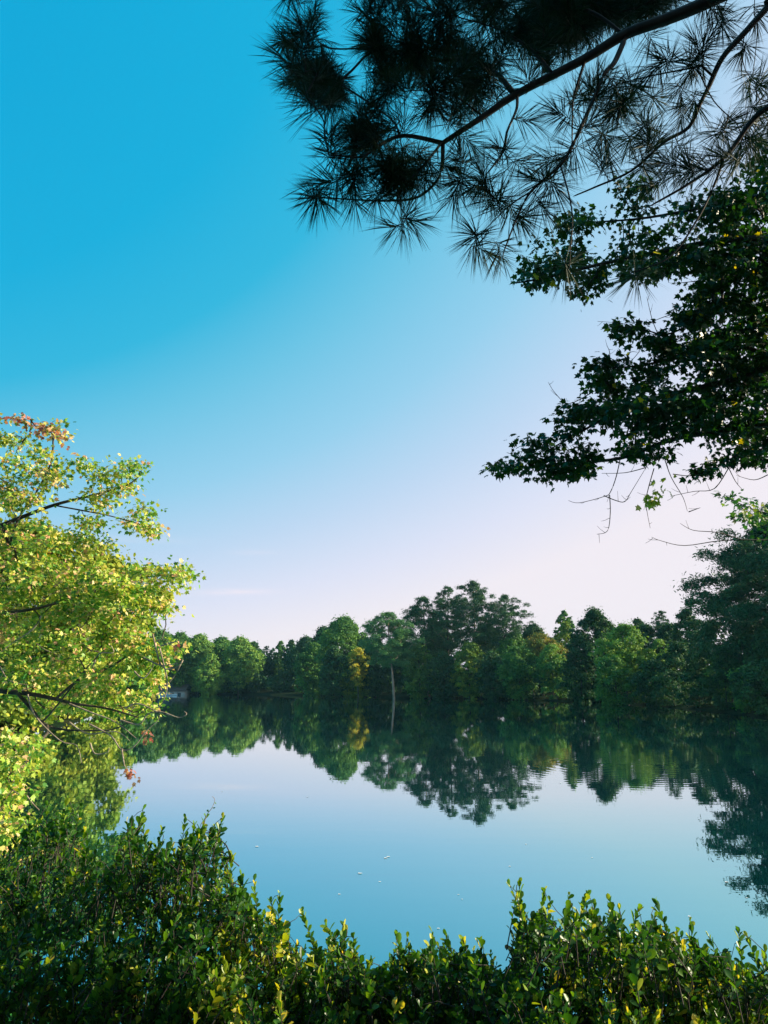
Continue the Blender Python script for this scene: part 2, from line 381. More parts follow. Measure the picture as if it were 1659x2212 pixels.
gl = nn(nt, 'ShaderNodeBsdfGlossy'); gl.inputs['Roughness'].default_value = .012; nt.links.new(tr_.outputs[0], gl.inputs[0]); nt.links.new(bu.outputs[0], gl.inputs['Normal'])
df = nn(nt, 'ShaderNodeBsdfDiffuse'); df.inputs[0].default_value = (.002, .035, .045, 1)
mx = nn(nt, 'ShaderNodeMixShader'); nt.links.new(fac, mx.inputs[0]); nt.links.new(df.outputs[0], mx.inputs[1]); nt.links.new(gl.outputs[0], mx.inputs[2])
o = nn(nt, 'ShaderNodeOutputMaterial'); nt.links.new(mx.outputs[0], o.inputs[0])
mb = MB(); lo = LK.min(0) - 3; hi = LK.max(0) + 3
mb.add([(lo[0], lo[1], 0), (hi[0], lo[1], 0), (hi[0], hi[1], 0), (lo[0], hi[1], 0)], [[0, 1, 2, 3]])
struct(mb.build('lake_water', m))

# ------------------------------------------------------------------ far trees
def clump_cards(mb, rng, c, rad, n, size, shape, flat=1.0, up=.35, outw=.7, tb=0.0):
    d = rdir(rng, n); d[:, 2] = np.where(d[:, 2] < -.5, -d[:, 2], d[:, 2])
    rr = rad * (rng.uniform(.45, 1.08, size=(n, 1)))
    far_ = rng.random((n, 1)) < .22; rr = np.where(far_, rr * rng.uniform(1.1, 1.9, (n, 1)), rr)
    pos = c + d * rr * np.array([1, 1, flat])
    nd = norm(d * outw + rdir(rng, n) * .75 + np.array([0, 0, up])); yd = np.cross(nd, rdir(rng, n))
    tint = np.clip(.5 + tb + rng.normal(size=n) * .17, 0, 1)
    instances(mb, shape[0], shape[1], pos, yd, nd, size * rng.uniform(.6, 1.25, n), tint)

def broadleaf(px, py_top, wpx, D, mat, label, low=.08, seed=0, card=None, lean=0, group='trees on the far shore', name='broadleaf_tree', cat='tree', shape=CARD, dens=1.0, peak=.55, ncl=None, bark='bark_dark', grow_n=16):
    rng = np.random.default_rng(seed * 17 + 5); top = P(px, py_top, D); x, y = top[0], D; z0 = gz(x, y) - .15; H = top[2] - z0; Wd = wpx / FPX * D * 1.28
    e = empty(name, (x, y, z0), label, cat, group)
    zb = z0 + H * low; hz = (top[2] - zb) / 2
    if ncl is None: ncl = int(np.clip(Wd * H * 1.9, 110, 420))
    C = []; Rr = []
    lob = rdir(rng, 9); lob[:, 2] = np.abs(lob[:, 2]) * .7; la = rng.uniform(.08, .34, 9)
    for q in range(ncl):
        u = rng.uniform(0, 1) ** .85
        prof = (math.sin(pi * min(1, (u / (2 * peak)) if u < peak else .5 + (u - peak) / (2 * (1 - peak)))) ** .55) if u > 0 else 0
        prof = max(prof, .42 * (1 - u))
        a = rng.uniform(0, 2 * pi); rr = (rng.uniform(.0, 1) ** .45)
        dvec = np.array([cos(a) * prof, sin(a) * prof, (u - .5) * 2]); bump = 1 + sum(la[k] * max(0, float(norm(dvec) @ lob[k])) ** 6 for k in range(9)) - .20 + rng.normal() * .05
        rc = min(Wd * (.035 + .085 * rng.random() ** 1.6), 1.5)
        R_ = max(Wd / 2 * prof * bump - rc * .6, 0)
        zc = zb + (top[2] - zb) * u; zc = min(zc, top[2] - rc * .6)
        C.append([x + cos(a) * rr * R_, y + sin(a) * rr * R_, max(zc, z0 + rc * .5)]); Rr.append(rc)
    C.append([x, y, top[2] - Wd * .08]); Rr.append(Wd * .1)
    C = np.array(C)
    card = card or max(.20, D * .0021)
    mbc = MB()
    for c, rc in zip(C, Rr):
        n = int(dens * np.clip(4 * pi * rc * rc * .8 / (card * card * .42), 24, 190 if D < 120 else 150))
        clump_cards(mbc, rng, c, rc, n, card, shape, .85, tb=rng.normal() * .17)
    mbt = MB(); tz = z0 + H * .72; ks = np.linspace(0, 1, 7); tr = np.stack([x + lean * ks + np.sin(ks * 4 + seed) * .02 * H * ks, np.full(7, y) + .0, z0 - .3 + (tz - z0) * ks], 1)
    sel = C[rng.permutation(len(C))[:grow_n]]
    N, Pn, _, _ = grow(list(tr), [-1] + list(range(6)), sel, seg=max(1.0, H / 14), rng=rng, wob=.06)
    skin(mbt, N, Pn, .02 + H * .001, .5, {k: H * .014 * (1 - .6 * ks[k]) for k in range(7)}, rmax=H * .02)
    mbt.build('trunk', M[bark], e); mbc.build('crown', M[mat], e); return e

def pine(px, py_top, wpx, D, label, seed=0, bare=.42, trunk_px=None, mat='f_pine', group='trees on the far shore', levels=11, card=None, bark='bark_dark', dens=1.0, spread=1.0, name='pine_tree', base_px=None, lowfill=0, peak=.45):
    rng = np.random.default_rng(seed * 31 + 11); top = P(px, py_top, D); xt, y = top[0], D; xb = XG(base_px, D, 1500) if base_px else xt + rng.normal() * .5
    z0 = gz(xb, y) - .2; H = top[2] - z0; Wd = wpx / FPX * D * 1.42
    e = empty(name, (xb, y, z0), label, 'pine tree', group)
    ks = np.linspace(0, 1, 12); tr = np.stack([xb + (xt - xb) * ks ** 1.2 + np.sin(ks * 5 + seed) * H * .008, np.full(12, y) + np.cos(ks * 4) * .2 * ks, z0 - .3 + (H + .1) * ks], 1)
    card = card or max(.16, D * .0019)
    N = list(tr); Pn = [-1] + list(range(11)); mbc = MB(); fix = {k: H * .0135 * (1.15 if bark == 'bark_tall' else 1) * (1 - .82 * ks[k]) for k in range(12)}
    cl = []
    for L in range(levels * 10):
        u = ((L + rng.uniform(0, 1)) / (levels * 10)) ** 1.05; h = bare + (1 - bare) * u * .97; hz = z0 + H * h
        prof = float(np.interp(u, [0, .15, peak, .8, .93, 1], [.42, .80, 1, .72, .40, .10])) * rng.uniform(.65, 1.1)
        a = L * 2.4 + rng.normal() * .5; ln = max(Wd / 2 * prof * spread - Wd * .05, .1)
        c0 = np.array([np.interp(min(h, 1), ks, tr[:, 0]), y, hz])
        fs = [f for f in (1.0, .74, .48) if f == 1.0 or rng.random() < .75]
        for f_ in fs:
            if u > .8 and rng.random() < .35: continue
            rc = Wd * rng.uniform(.03, .085) * (1 if u < .8 else .72)
            cc = c0 + np.array([cos(a) * ln * f_, sin(a) * ln * f_, rng.normal() * H * .018 + ln * f_ * rng.uniform(-.14, .34) * (1 - u) ** .6])
            cc[:2] += rng.normal(size=2) * rc * .6; cc[2] = min(cc[2], top[2] - rc * .5); cl.append((cc, rc))
    cl.append((np.array([xt, y, top[2] - Wd * .03]), Wd * .06))
    for q in range(lowfill):
        a = rng.uniform(0, 6.28); cl.append((np.array([xb + cos(a) * Wd * .3, y + sin(a) * Wd * .3, z0 + H * rng.uniform(.1, bare)]), Wd * .09))
    T = np.array([c for c, _ in cl])[::2]
    N, Pn, _, _ = grow(N, Pn, T, seg=1.2, rng=rng, wob=.05)
    mbt = MB(); skin(mbt, N, Pn, .025, .45, fix, rmax=H * .016)
    for c, rc in cl:
        n = int(dens * np.clip(4 * pi * rc * rc * .62 / (card * card * .25), 22, 260))
        clump_cards(mbc, rng, c, rc, n, card, SPIKE, .68, up=.2, outw=.2, tb=rng.normal() * .12)
    mbt.build('trunk', M[bark], e); mbc.build('crown', M[mat], e); return e

G_FAR = 'trees along the far shore'
B = [ # px, top, width, D, material, label, low, seed, extra
 (348, 1364, 66, 236, 'f_mid', 'green rounded tree over the pale lakeside house', .30, 1),
 (392, 1370, 62, 240, 'f_mid', 'green tree just behind the moored boat on the far shore', .20, 2),
 (432, 1374, 66, 243, 'f_lit', 'light green topped tree beside the tree behind the moored boat', .16, 3),
 (478, 1380, 62, 248, 'f_mid', 'mid green tree in the far corner with a pale trunk at its foot', .18, 4),
 (520, 1382, 74, 240, 'f_lit', 'broad yellow-green tree at the end of the sunlit row by the gap', .14, 5),
 (548, 1388, 44, 252, 'f_dark', 'dull grey-green treetop showing over the sunlit row by the gap', .10, 6),
 (455, 1415, 54, 232, 'f_lit', 'short sunlit tree standing out in front of the far corner row', .10, 7),
 (606, 1386, 30, 262, 'f_mid', 'slim rounded tree beside the spindly pine in the gap', .05, 8),
 (630, 1384, 34, 258, 'f_dark', 'small round dark tree second from the gap with spindly pine', .05, 9),
 (662, 1378, 62, 235, 'f_dark', 'dark tree at the start of the rising wood past the gap', .04, 10),
 (700, 1358, 72, 215, 'f_dark', 'dark green tree between the gap and the big domed tree', .04, 11),
 (742, 1337, 108, 196, 'f_mid', 'big domed dark green tree behind the small yellow tree', .08, 12),
 (722, 1400, 60, 180, 'f_dark', 'low dark green tree in front of the big domed tree', .03, 13),
 (774, 1402, 42, 178, 'f_yel', 'small bright yellow tree under the big domed tree', .35, 14),
 (765, 1425, 62, 182, 'f_tint', 'olive green tree around the small yellow tree', .05, 15),
 (812, 1385, 62, 182, 'f_dark', 'shaded tree behind the lone pine with the bare trunk', .05, 16),
 (866, 1382, 60, 190, 'f_dark', 'dark tree filling the gap between the lone pine and the pine cluster', .05, 17),
 (905, 1395, 70, 164, 'f_mid', 'mid green tree below the first tall pine of the cluster', .04, 18),
 (958, 1412, 72, 160, 'f_dark', 'dark broadleaf tree under the middle of the pine cluster', .04, 19),
 (1012, 1392, 78, 158, 'f_tint', 'olive tree catching light under the tallest pine', .06, 20),
 (1062, 1410, 74, 152, 'f_dark', 'deep green tree below the gap beside the tallest pine', .03, 21),
 (1108, 1372, 76, 160, 'f_mid', 'green tree right under the last pine of the cluster', .04, 22),
 (1150, 1352, 70, 172, 'f_dark', 'hazy treetop behind the orange-topped tree', .04, 23),
 (1168, 1372, 88, 148, 'f_org', 'tree with an orange top next to the last clustered pine', .30, 24),
 (1190, 1396, 66, 140, 'f_lit', 'yellow-green tree hanging over the orange-topped one', .12, 25),
 (1218, 1320, 42, 176, 'f_mid', 'distant grey-green round treetop behind the dark oak', .04, 26),
 (1222, 1345, 46, 150, 'f_tint', 'tree with a browning side under the distant round treetop', .10, 27),
 (1282, 1319, 100, 122, 'f_dark', 'broad dark rounded tree behind the bright green one', .03, 28),
 (1250, 1378, 74, 120, 'f_dark', 'dark tree at the water beside the orange-topped tree', .03, 29),
 (1345, 1352, 104, 110, 'f_lit', 'bright green tree lit along its side above dark water', .22, 30),
 (1325, 1420, 92, 106, 'f_mid', 'green tree spreading under the bright side-lit tree', .05, 31),
 (1378, 1338, 54, 134, 'f_dark', 'upright pointed dark tree behind the bright side-lit tree', .03, 32),
 (1424, 1382, 52, 108, 'f_lit', 'small pale-topped tree among dark trees by the near pine', .25, 33),
 (1482, 1318, 80, 116, 'f_dark', 'feathery dark tree beside the big pine', .03, 35),
 (1462, 1392, 92, 101, 'f_dark', 'low spreading dark tree under the feathery one', .03, 36),
 (1410, 1430, 84, 100, 'f_dark', 'shaded low tree below the small pale-topped tree', .03, 37),
 (1535, 1345, 100, 88, 'f_dark', 'dense dark tree in front of the big pine', .03, 38),
 (1600, 1375, 130, 78, 'f_dark', 'wide shaded tree on the bank under the big pine', .02, 39),
 (365, 1376, 60, 262, 'f_dark', 'shaded treetop between the house tree and the boat tree', .1, 61),
 (412, 1384, 60, 262, 'f_mid', 'treetop filling the notch behind the light green topped tree', .1, 62),
 (500, 1390, 70, 268, 'f_mid', 'treetop filling the notch behind the far corner tree', .1, 63),
 (560, 1408, 46, 262, 'f_dark', 'low dark tree closing the sunlit row at the gap', .05, 64),
 (602, 1428, 70, 270, 'f_dark', 'low dark trees edge behind the gap with spindly pine', .02, 65),
 (640, 1400, 60, 250, 'f_dark', 'dark tree under the small round treetops past the gap', .02, 66),
 (680, 1392, 70, 210, 'f_mid', 'mid green tree low in the rising wood past the gap', .03, 67),
 (780, 1378, 60, 200, 'f_dark', 'dark shoulder tree between the dome and the lone pine', .05, 68),
 (843, 1392, 62, 196, 'f_dark', 'dark tree right behind the bare trunk of the lone pine', .02, 78),
 (1178, 1405, 90, 160, 'f_dark', 'dark low tree behind the orange-topped tree', .02, 79),
 (940, 1350, 80, 185, 'f_dark', 'dark tree behind the first two clustered pines', .05, 69),
 (1050, 1352, 80, 180, 'f_dark', 'dark tree behind the tallest pine', .05, 70),
 (1120, 1400, 90, 145, 'f_mid', 'mid green tree at the water before the orange-topped tree', .02, 71),
 (1200, 1380, 80, 155, 'f_dark', 'dark tree behind the yellow-green overhanging one', .02, 72),
 (1315, 1352, 80, 130, 'f_dark', 'dark tree between the broad rounded and the bright one', .02, 73),
 (1395, 1352, 70, 130, 'f_dark', 'dark tree behind the bright side-lit tree', .02, 74),
 (1445, 1350, 80, 125, 'f_dark', 'dark tree behind the small pale-topped tree', .02, 75),
 (1505, 1368, 90, 104, 'f_dark', 'dark tree between the feathery one and the big pine', .02, 76),
 (1570, 1400, 90, 84, 'f_mid', 'green low tree at the waterline under the big pine', .02, 77),
 (1680, 1330, 150, 72, 'f_dark', 'tall shaded tree at the edge of the bank beyond the big pine', .02, 40),
 (1650, 1430, 130, 64, 'f_dark', 'lowest drooping tree on the shaded near bank', .02, 41),
]
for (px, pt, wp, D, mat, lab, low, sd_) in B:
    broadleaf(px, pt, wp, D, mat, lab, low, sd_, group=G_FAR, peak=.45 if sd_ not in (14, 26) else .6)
# left bank trees, sunlit, mostly behind the near maple
for (px, pt, wp, D, mat, lab, low, sd_) in [
 (60, 1150, 400, 42, 'f_bank', 'tall sunlit tree on the near bank right behind the yellowing maple', .04, 51),
 (170, 1285, 230, 56, 'f_bank', 'olive sunlit tree behind the branch tips of the yellowing maple', .03, 52),
 (238, 1372, 110, 74, 'f_bank', 'green tree leaning over the water past the yellowing maple', .03, 53),
 (285, 1392, 80, 110, 'f_mid', 'smaller green tree on the sunny bank toward the lakeside house', .03, 54),
 (318, 1385, 60, 150, 'f_dark', 'darker tree between the sunny bank and the lakeside house', .03, 55)]:
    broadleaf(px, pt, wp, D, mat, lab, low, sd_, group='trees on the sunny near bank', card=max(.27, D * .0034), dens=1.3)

# pines
pine(838, 1324, 96, 160, 'lone pine with a long bare pale trunk on a small point', 1, bare=.42, base_px=850, mat='f_pine2', bark='bark_tall', levels=10, dens=1.25)
pine(914, 1290, 96, 168, 'first tall pine of the cluster, nearest the lone pine', 2, bare=.35, levels=12, base_px=925, bark='bark_tall')
pine(965, 1268, 74, 172, 'tall pine crowded against the tallest one', 3, bare=.42, levels=11)
pine(1020, 1256, 96, 166, 'tallest pine of the cluster with sky showing through', 4, bare=.38, levels=12, bark='bark_tall', dens=.9)
pine(1090, 1285, 82, 162, 'open flat-topped pine ending the cluster', 5, bare=.45, levels=9, dens=.9, peak=.6)
pine(576, 1396, 34, 262, 'spindly dark pine standing in the gap of the treeline', 6, bare=.2, levels=10, dens=.7)
pine(590, 1400, 26, 266, 'thin ragged pine just behind the spindly one', 8, bare=.25, levels=9, dens=.6)
pine(1428, 1320, 56, 128, 'grey-green pine top behind the small pale-topped tree', 7, bare=.3, levels=9)
pine(1675, 1110, 300, 78, 'big dark pine reaching out over the bank with layered limbs', 9, bare=.14, levels=15, card=.36, dens=1.3, peak=.3, group='trees on the shaded bank')
pine(1800, 1020, 260, 66, 'taller pine standing behind the big layered pine', 10, bare=.14, levels=13, card=.40, dens=1.2, peak=.3, group='trees on the shaded bank')
# unseen woods beyond the frame, crowns placed and thinned to shade the near bank
for q, (x, y, hgt, wd) in enumerate([(24, 5, 30, 15), (33, 4, 17.5, 10), (25, -8, 15, 10), (-9, -8, 15, 13), (2, -10, 17, 13), (13, -7, 15, 12)]):
    pxx = CX + x / 40 * FPX; e = None
    rngq = np.random.default_rng(900 + q)
    tz = gz(x, y); 
    e = empty('broadleaf_tree', (x, y, tz - .2), ['tallest high-crowned unseen shade tree on the bank', 'shorter unseen shade tree set back on the bank', 'unseen shade tree at the back of the bank', 'wide unseen shade tree in the woods behind the shrubs', 'tallest unseen shade tree in the woods behind the shrubs', 'unseen shade tree between the pine and the woods'][q], 'tree', 'unseen shade trees on the near bank')
    mbc = MB(); C = []
    for k2 in range(330 if q == 0 else 44 if q == 1 else 90):
        d_ = rdir(rngq, 1)[0] * rngq.uniform(.3, 1) ** .5; C.append([x + d_[0] * wd * .45, y + d_[1] * wd * .45, tz + hgt * (.71 if q == 0 else .55) + d_[2] * hgt * (.22 if q == 0 else .42)])
    for c in C: clump_cards(mbc, rngq, np.array(c), wd * .13, 40, .55, CARD, .8)
    tr = np.stack([np.full(6, x), np.full(6, y), tz - .2 + np.linspace(0, hgt * .7, 6)], 1); N, Pn, _, _ = grow(list(tr), [-1, 0, 1, 2, 3, 4], np.array(C[:20]), 1.2, rng=rngq)
    mbt = MB(); skin(mbt, N, Pn, .03, .5, {k3: .28 * (1 - k3 * .12) for k3 in range(6)}); mbt.build('trunk', M['bark'], e); mbc.build('crown', M['f_dark'], e)

# shoreline bushes
rng = np.random.default_rng(77)
BU = [(372, 236, 'beside the lakeside house'), (415, 240, 'under the tree behind the moored boat'), (470, 243, 'in the far corner of the lake'), (515, 243, 'under the broad yellow-green tree'),
      (560, 245, 'at the foot of the gap in the treeline'), (615, 238, 'under the slim rounded tree'), (665, 222, 'where the rising wood begins'), (705, 205, 'under the wood past the gap'), (742, 186, 'under the big domed tree'),
      (785, 176, 'under the small yellow tree'), (806, 164, 'at the foot of the lone pine, deeper side'), (893, 158, 'on the tip of the point by the lone pine'), (920, 157, 'under the first clustered pine'), (965, 155, 'under the middle of the pine cluster'),
      (1010, 152, 'under the tallest pine'), (1055, 148, 'next to the one under the tallest pine'), (1100, 143, 'under the last clustered pine'), (1150, 137, 'under the orange-topped tree'), (1200, 131, 'under the yellow-green overhanging tree'),
      (1250, 124, 'under the dark tree at the water'), (1300, 116, 'under the broad dark rounded tree'), (1350, 109, 'under the bright side-lit tree'), (1400, 103, 'under the small pale-topped tree'), (1450, 97, 'under the feathery dark tree'),
      (1505, 88, 'under the dense dark tree'), (1560, 79, 'under the wide shaded tree'), (1615, 71, 'under the drooping tree')]
BU += [(183, 57, 'on the small spit of the sunny bank'), (70, 47, 'at the edge of the sunny near bank'), (165, 58, 'below the olive sunlit tree'), (225, 80, 'below the tree leaning over the water'), (275, 112, 'toward the lakeside house on the sunny bank'), (308, 160, 'farther along the sunny bank')]
for q, (px, D, where) in enumerate(BU):
    hpx = rng.uniform(36, 55) if q < 10 else rng.uniform(48, 80); wp = rng.uniform(56, 72) * (1 if D > 140 else 1.35)
    if q > 26: hpx *= 1.3; wp *= 1.9 if q < 29 else 1.0
    Dy = D - 1.5
    while lake_dist(np.array([XG(px, Dy)]), np.array([Dy]))[0] < (.1 if q > 26 else .4) and Dy < 300: Dy += 1
    broadleaf(px, 1503 - hpx + (1500 - 1500), wp, Dy, 'f_bank' if q > 26 else ['f_dark', 'f_dark', 'f_mid', 'f_dark'][q % 4], 'low bush hanging over the water ' + where, 0.0, 200 + q, group='bushes along the far waterline', name='shore_bush', cat='bush', peak=.35, ncl=50, grow_n=6)

# ------------------------------------------------------------------ lakeside house, boats
def box(mb, c, s, rz=0, tint=.5):
    sx, sy, sz = np.array(s) / 2; v = np.array([(a, b, c_) for a in (-sx, sx) for b in (-sy, sy) for c_ in (-sz, sz)])
    R = np.array([[cos(rz), -sin(rz), 0], [sin(rz), cos(rz), 0], [0, 0, 1]])
    mb.add(v @ R.T + np.array(c), [[0, 1, 3, 2], [4, 6, 7, 5], [0, 4, 5, 1], [2, 3, 7, 6], [0, 2, 6, 4], [1, 5, 7, 3]], tint)
M['siding'] = plain('pale_siding', (.55, .56, .52)); M['roof'] = plain('shingle_roof', (.10, .09, .085)); M['glass'] = plain('window_glass', (.03, .05, .06), .08)
M['wood'] = plain('weathered_wood', (.22, .19, .16)); M['paint'] = plain('white_paint', (.75, .76, .75)); M['boat'] = plain('pale_blue_hull', (.35, .55, .62), .35)
hx, hy = XG(376, 240), 240.0; hz0 = gz(hx, hy)
e = empty('lakeside_house', (hx, hy, hz0), 'pale low house half hidden by branches on the far shore', 'house')
mb = MB(); box(mb, (hx, hy, hz0 + 1.5), (8.5, 6, 3.2)); mb.build('wall', M['siding'], e)
mb = MB(); r_ = [(-4.7, -3.5, 3.1), (4.7, -3.5, 3.1), (4.7, 0, 5.0), (-4.7, 0, 5.0), (-4.7, 3.5, 3.1), (4.7, 3.5, 3.1)]
top_ = np.array(r_) + [hx, hy, hz0]; bot_ = top_ - [0, 0, .18]
mb.add(np.vstack([top_, bot_]), [[0, 1, 2, 3], [3, 2, 5, 4], [6, 9, 8, 7], [9, 10, 11, 8], [0, 6, 7, 1], [4, 5, 11, 10], [0, 3, 9, 6], [3, 4, 10, 9], [1, 7, 8, 2], [2, 8, 11, 5]]); mb.build('roof', M['roof'], e)
for dx in (-2.6, .2, 2.6):
    mb = MB(); box(mb, (hx + dx, hy - 3.02, hz0 + 1.9), (1.3, .1, 1.2)); wf = mb.build('window', M['paint'], e)
    mb = MB(); box(mb, (hx + dx, hy - 3.06, hz0 + 1.9), (1.1, .1, 1.0)); g_ = mb.build('pane', M['glass']); g_.parent = wf; g_.data.transform(Matrix.Translation((-hx, -hy, -hz0))); 
mb = MB(); box(mb, (hx + 1.4, hy - 3.03, hz0 + 1.1), (.95, .1, 2.1)); mb.build('door', M['paint'], e)

def rowboat(x, y, z, L, rz, mat, label, group=None):
    e = empty('rowboat', (x, y, z), label, 'boat', group); mb = MB(); n = 9; V = []
    for i in range(n):
        u = i / (n - 1); w_ = L * .17 * math.sin(pi * (.12 + .80 * u) ** .8) if i < n - 1 else .02; s_ = .05 * (2 * u - 1) ** 2 * 3 + .42
        for (a, h_) in ((-1, s_), (-.72, .08), (0, 0), (.72, .08), (1, s_), (.9, s_), (.62, .14), (0, .07), (-.62, .14), (-.9, s_)):
            lx = (u - .5) * L; ly = a * w_; V.append((x + lx * cos(rz) - ly * sin(rz), y + lx * sin(rz) + ly * cos(rz), z + h_))
    F = [[i * 10 + j, i * 10 + (j + 1) % 10, (i + 1) * 10 + (j + 1) % 10, (i + 1) * 10 + j] for i in range(n - 1) for j in range(10)]
    mb.add(V, F); mb.add(V[:10], [[0, 1, 8, 9], [1, 2, 7, 8], [2, 3, 6, 7], [3, 4, 5, 6]]); mb.build('hull', mat, e)
    for u in (-.15, .2):
        mb = MB(); box(mb, (x + u * L * cos(rz), y + u * L * sin(rz), z + .32), (.22, L * .28, .04), rz); mb.build('seat', M['wood'], e)
bx, by = onwater(376, 1502.5)
rowboat(float(bx), float(by) - 6, -.08, 4.6, .25, M['boat'], 'pale boat moored in front of the lakeside house')
bx = XG(1083 - 236, 158); 
cx_, cy_ = XG(1855 * .5486, 157), 157.0
while lake_dist(np.array([cx_]), np.array([cy_]))[0] < .3: cy_ += .5
rowboat(cx_, cy_, gz(cx_, cy_) - .02, 2.6, .9, M['boat'], 'small pale blue boat pulled up on the bank under the pine cluster')
# dock beside the house boat
dx_, dy_ = XG(366, 226), 226.0
e = empty('dock', (dx_, dy_, 0), 'low wooden dock beside the moored boat', 'dock')
mb = MB()
for k_ in range(14): box(mb, (dx_, dy_ + 7 - k_ * .75, .42), (1.8, .66, .06))
mb.build('deck', M['wood'], e)
for sx in (-.8, .8):
    for yy in (-2.5, 2, 6.5):
        mb = MB(); tube(mb, [(dx_ + sx, dy_ + yy, -1.2), (dx_ + sx, dy_ + yy, .9)], [.08, .08], 8, cap=True); mb.build('post', M['wood'], e)

# ------------------------------------------------------------------ near pine limbs overhead
def limb_nodes(N, Pn, fix, pts, r0, r1, root=None, sub=5):
    """append a hand-placed limb (px,py,D) list; returns node ids"""
    W = np.array([P(*q) for q in pts]); 
    # catmull-like resample
    out = []
    for i in range(len(W) - 1):
        p0 = W[max(i - 1, 0)]; p1 = W[i]; p2 = W[i + 1]; p3 = W[min(i + 2, len(W) - 1)]
        for k_ in range(sub):
            t_ = k_ / sub; out.append(.5 * ((2 * p1) + (-p0 + p2) * t_ + (2 * p0 - 5 * p1 + 4 * p2 - p3) * t_ * t_ + (-p0 + 3 * p1 - 3 * p2 + p3) * t_ ** 3))
    out.append(W[-1]); out = np.array(out)
    if root is None and len(N): root = int(np.argmin(np.linalg.norm(np.array(N) - out[0], axis=1)))
    prev = root if root is not None else -1; ids = []
    for i, w_ in enumerate(out):
        N.append(w_); Pn.append(prev); prev = len(N) - 1; ids.append(prev); fix[prev] = r0 + (r1 - r0) * i / (len(out) - 1)
    return ids

def tuft(mb, rng, tip, ax_, n=52, ln=.19, back=.13, w=.0026):
    ax_ = norm(ax_); u = rng.uniform(0, 1, n) ** .7; st = tip - ax_ * (u * back)[:, None]
    th = np.radians(np.interp(u, [0, 1], [14, 82]) + rng.normal(size=n) * 12)
    pr = norm(np.cross(np.broadcast_to(ax_, (n, 3)), rdir(rng, n))); d = ax_ * np.cos(th)[:, None] + pr * np.sin(th)[:, None]
    d = norm(d + np.array([0, 0, -.07])); L = ln * rng.uniform(.75, 1.1, n)
    sd2 = norm(np.cross(d, rdir(rng, n)))
    for s_ in (0, 1):
        dd = norm(d + (0 if s_ == 0 else 1) * rdir(rng, n) * .06) if s_ else d
        mid = st + dd * (L * .5)[:, None]; end = st + dd * L[:, None] + np.array([0, 0, -.012])
        V = np.stack([st - sd2 * w * .4, st + sd2 * w * .4, mid + sd2 * w * .5, mid - sd2 * w * .5, end], 1)
        i5 = (np.arange(n) * 5)[:, None]; tn = np.clip(rng.normal(.45, .2) + rng.normal(size=n) * .1, 0, 1)
        mb.add(V.reshape(-1, 3), np.hstack([i5, i5 + 1, i5 + 2, i5 + 3]), tn)
        mb.add(V.reshape(-1, 3), np.hstack([i5 + 3, i5 + 2, i5 + 4]), tn)

rng = np.random.default_rng(4)
root_xy = (6.4, 3.2); rz_ = gz(*root_xy)
e_pine = empty('pine_tree', (root_xy[0], root_xy[1], rz_), 'overhanging pine branch with long needle tufts against the open sky', 'pine tree')
N = [np.array([root_xy[0] + .1 * sin(k_), root_xy[1], rz_ - .2 + 12 * k_ / 15]) for k_ in range(16)]; Pn = [-1] + list(range(15)); fix = {k_: .22 - .009 * k_ for k_ in range(16)}
main = limb_nodes(N, Pn, fix, [(2150, -420, 3.4), (1800, -130, 3.6), (1563, -12, 3.75), (1451, 37, 3.8), (1351, 74, 3.85), (1265, 126, 3.9), (1120, 201, 3.95), (1042, 253, 3.95), (956, 309, 3.95)], .050, .014)
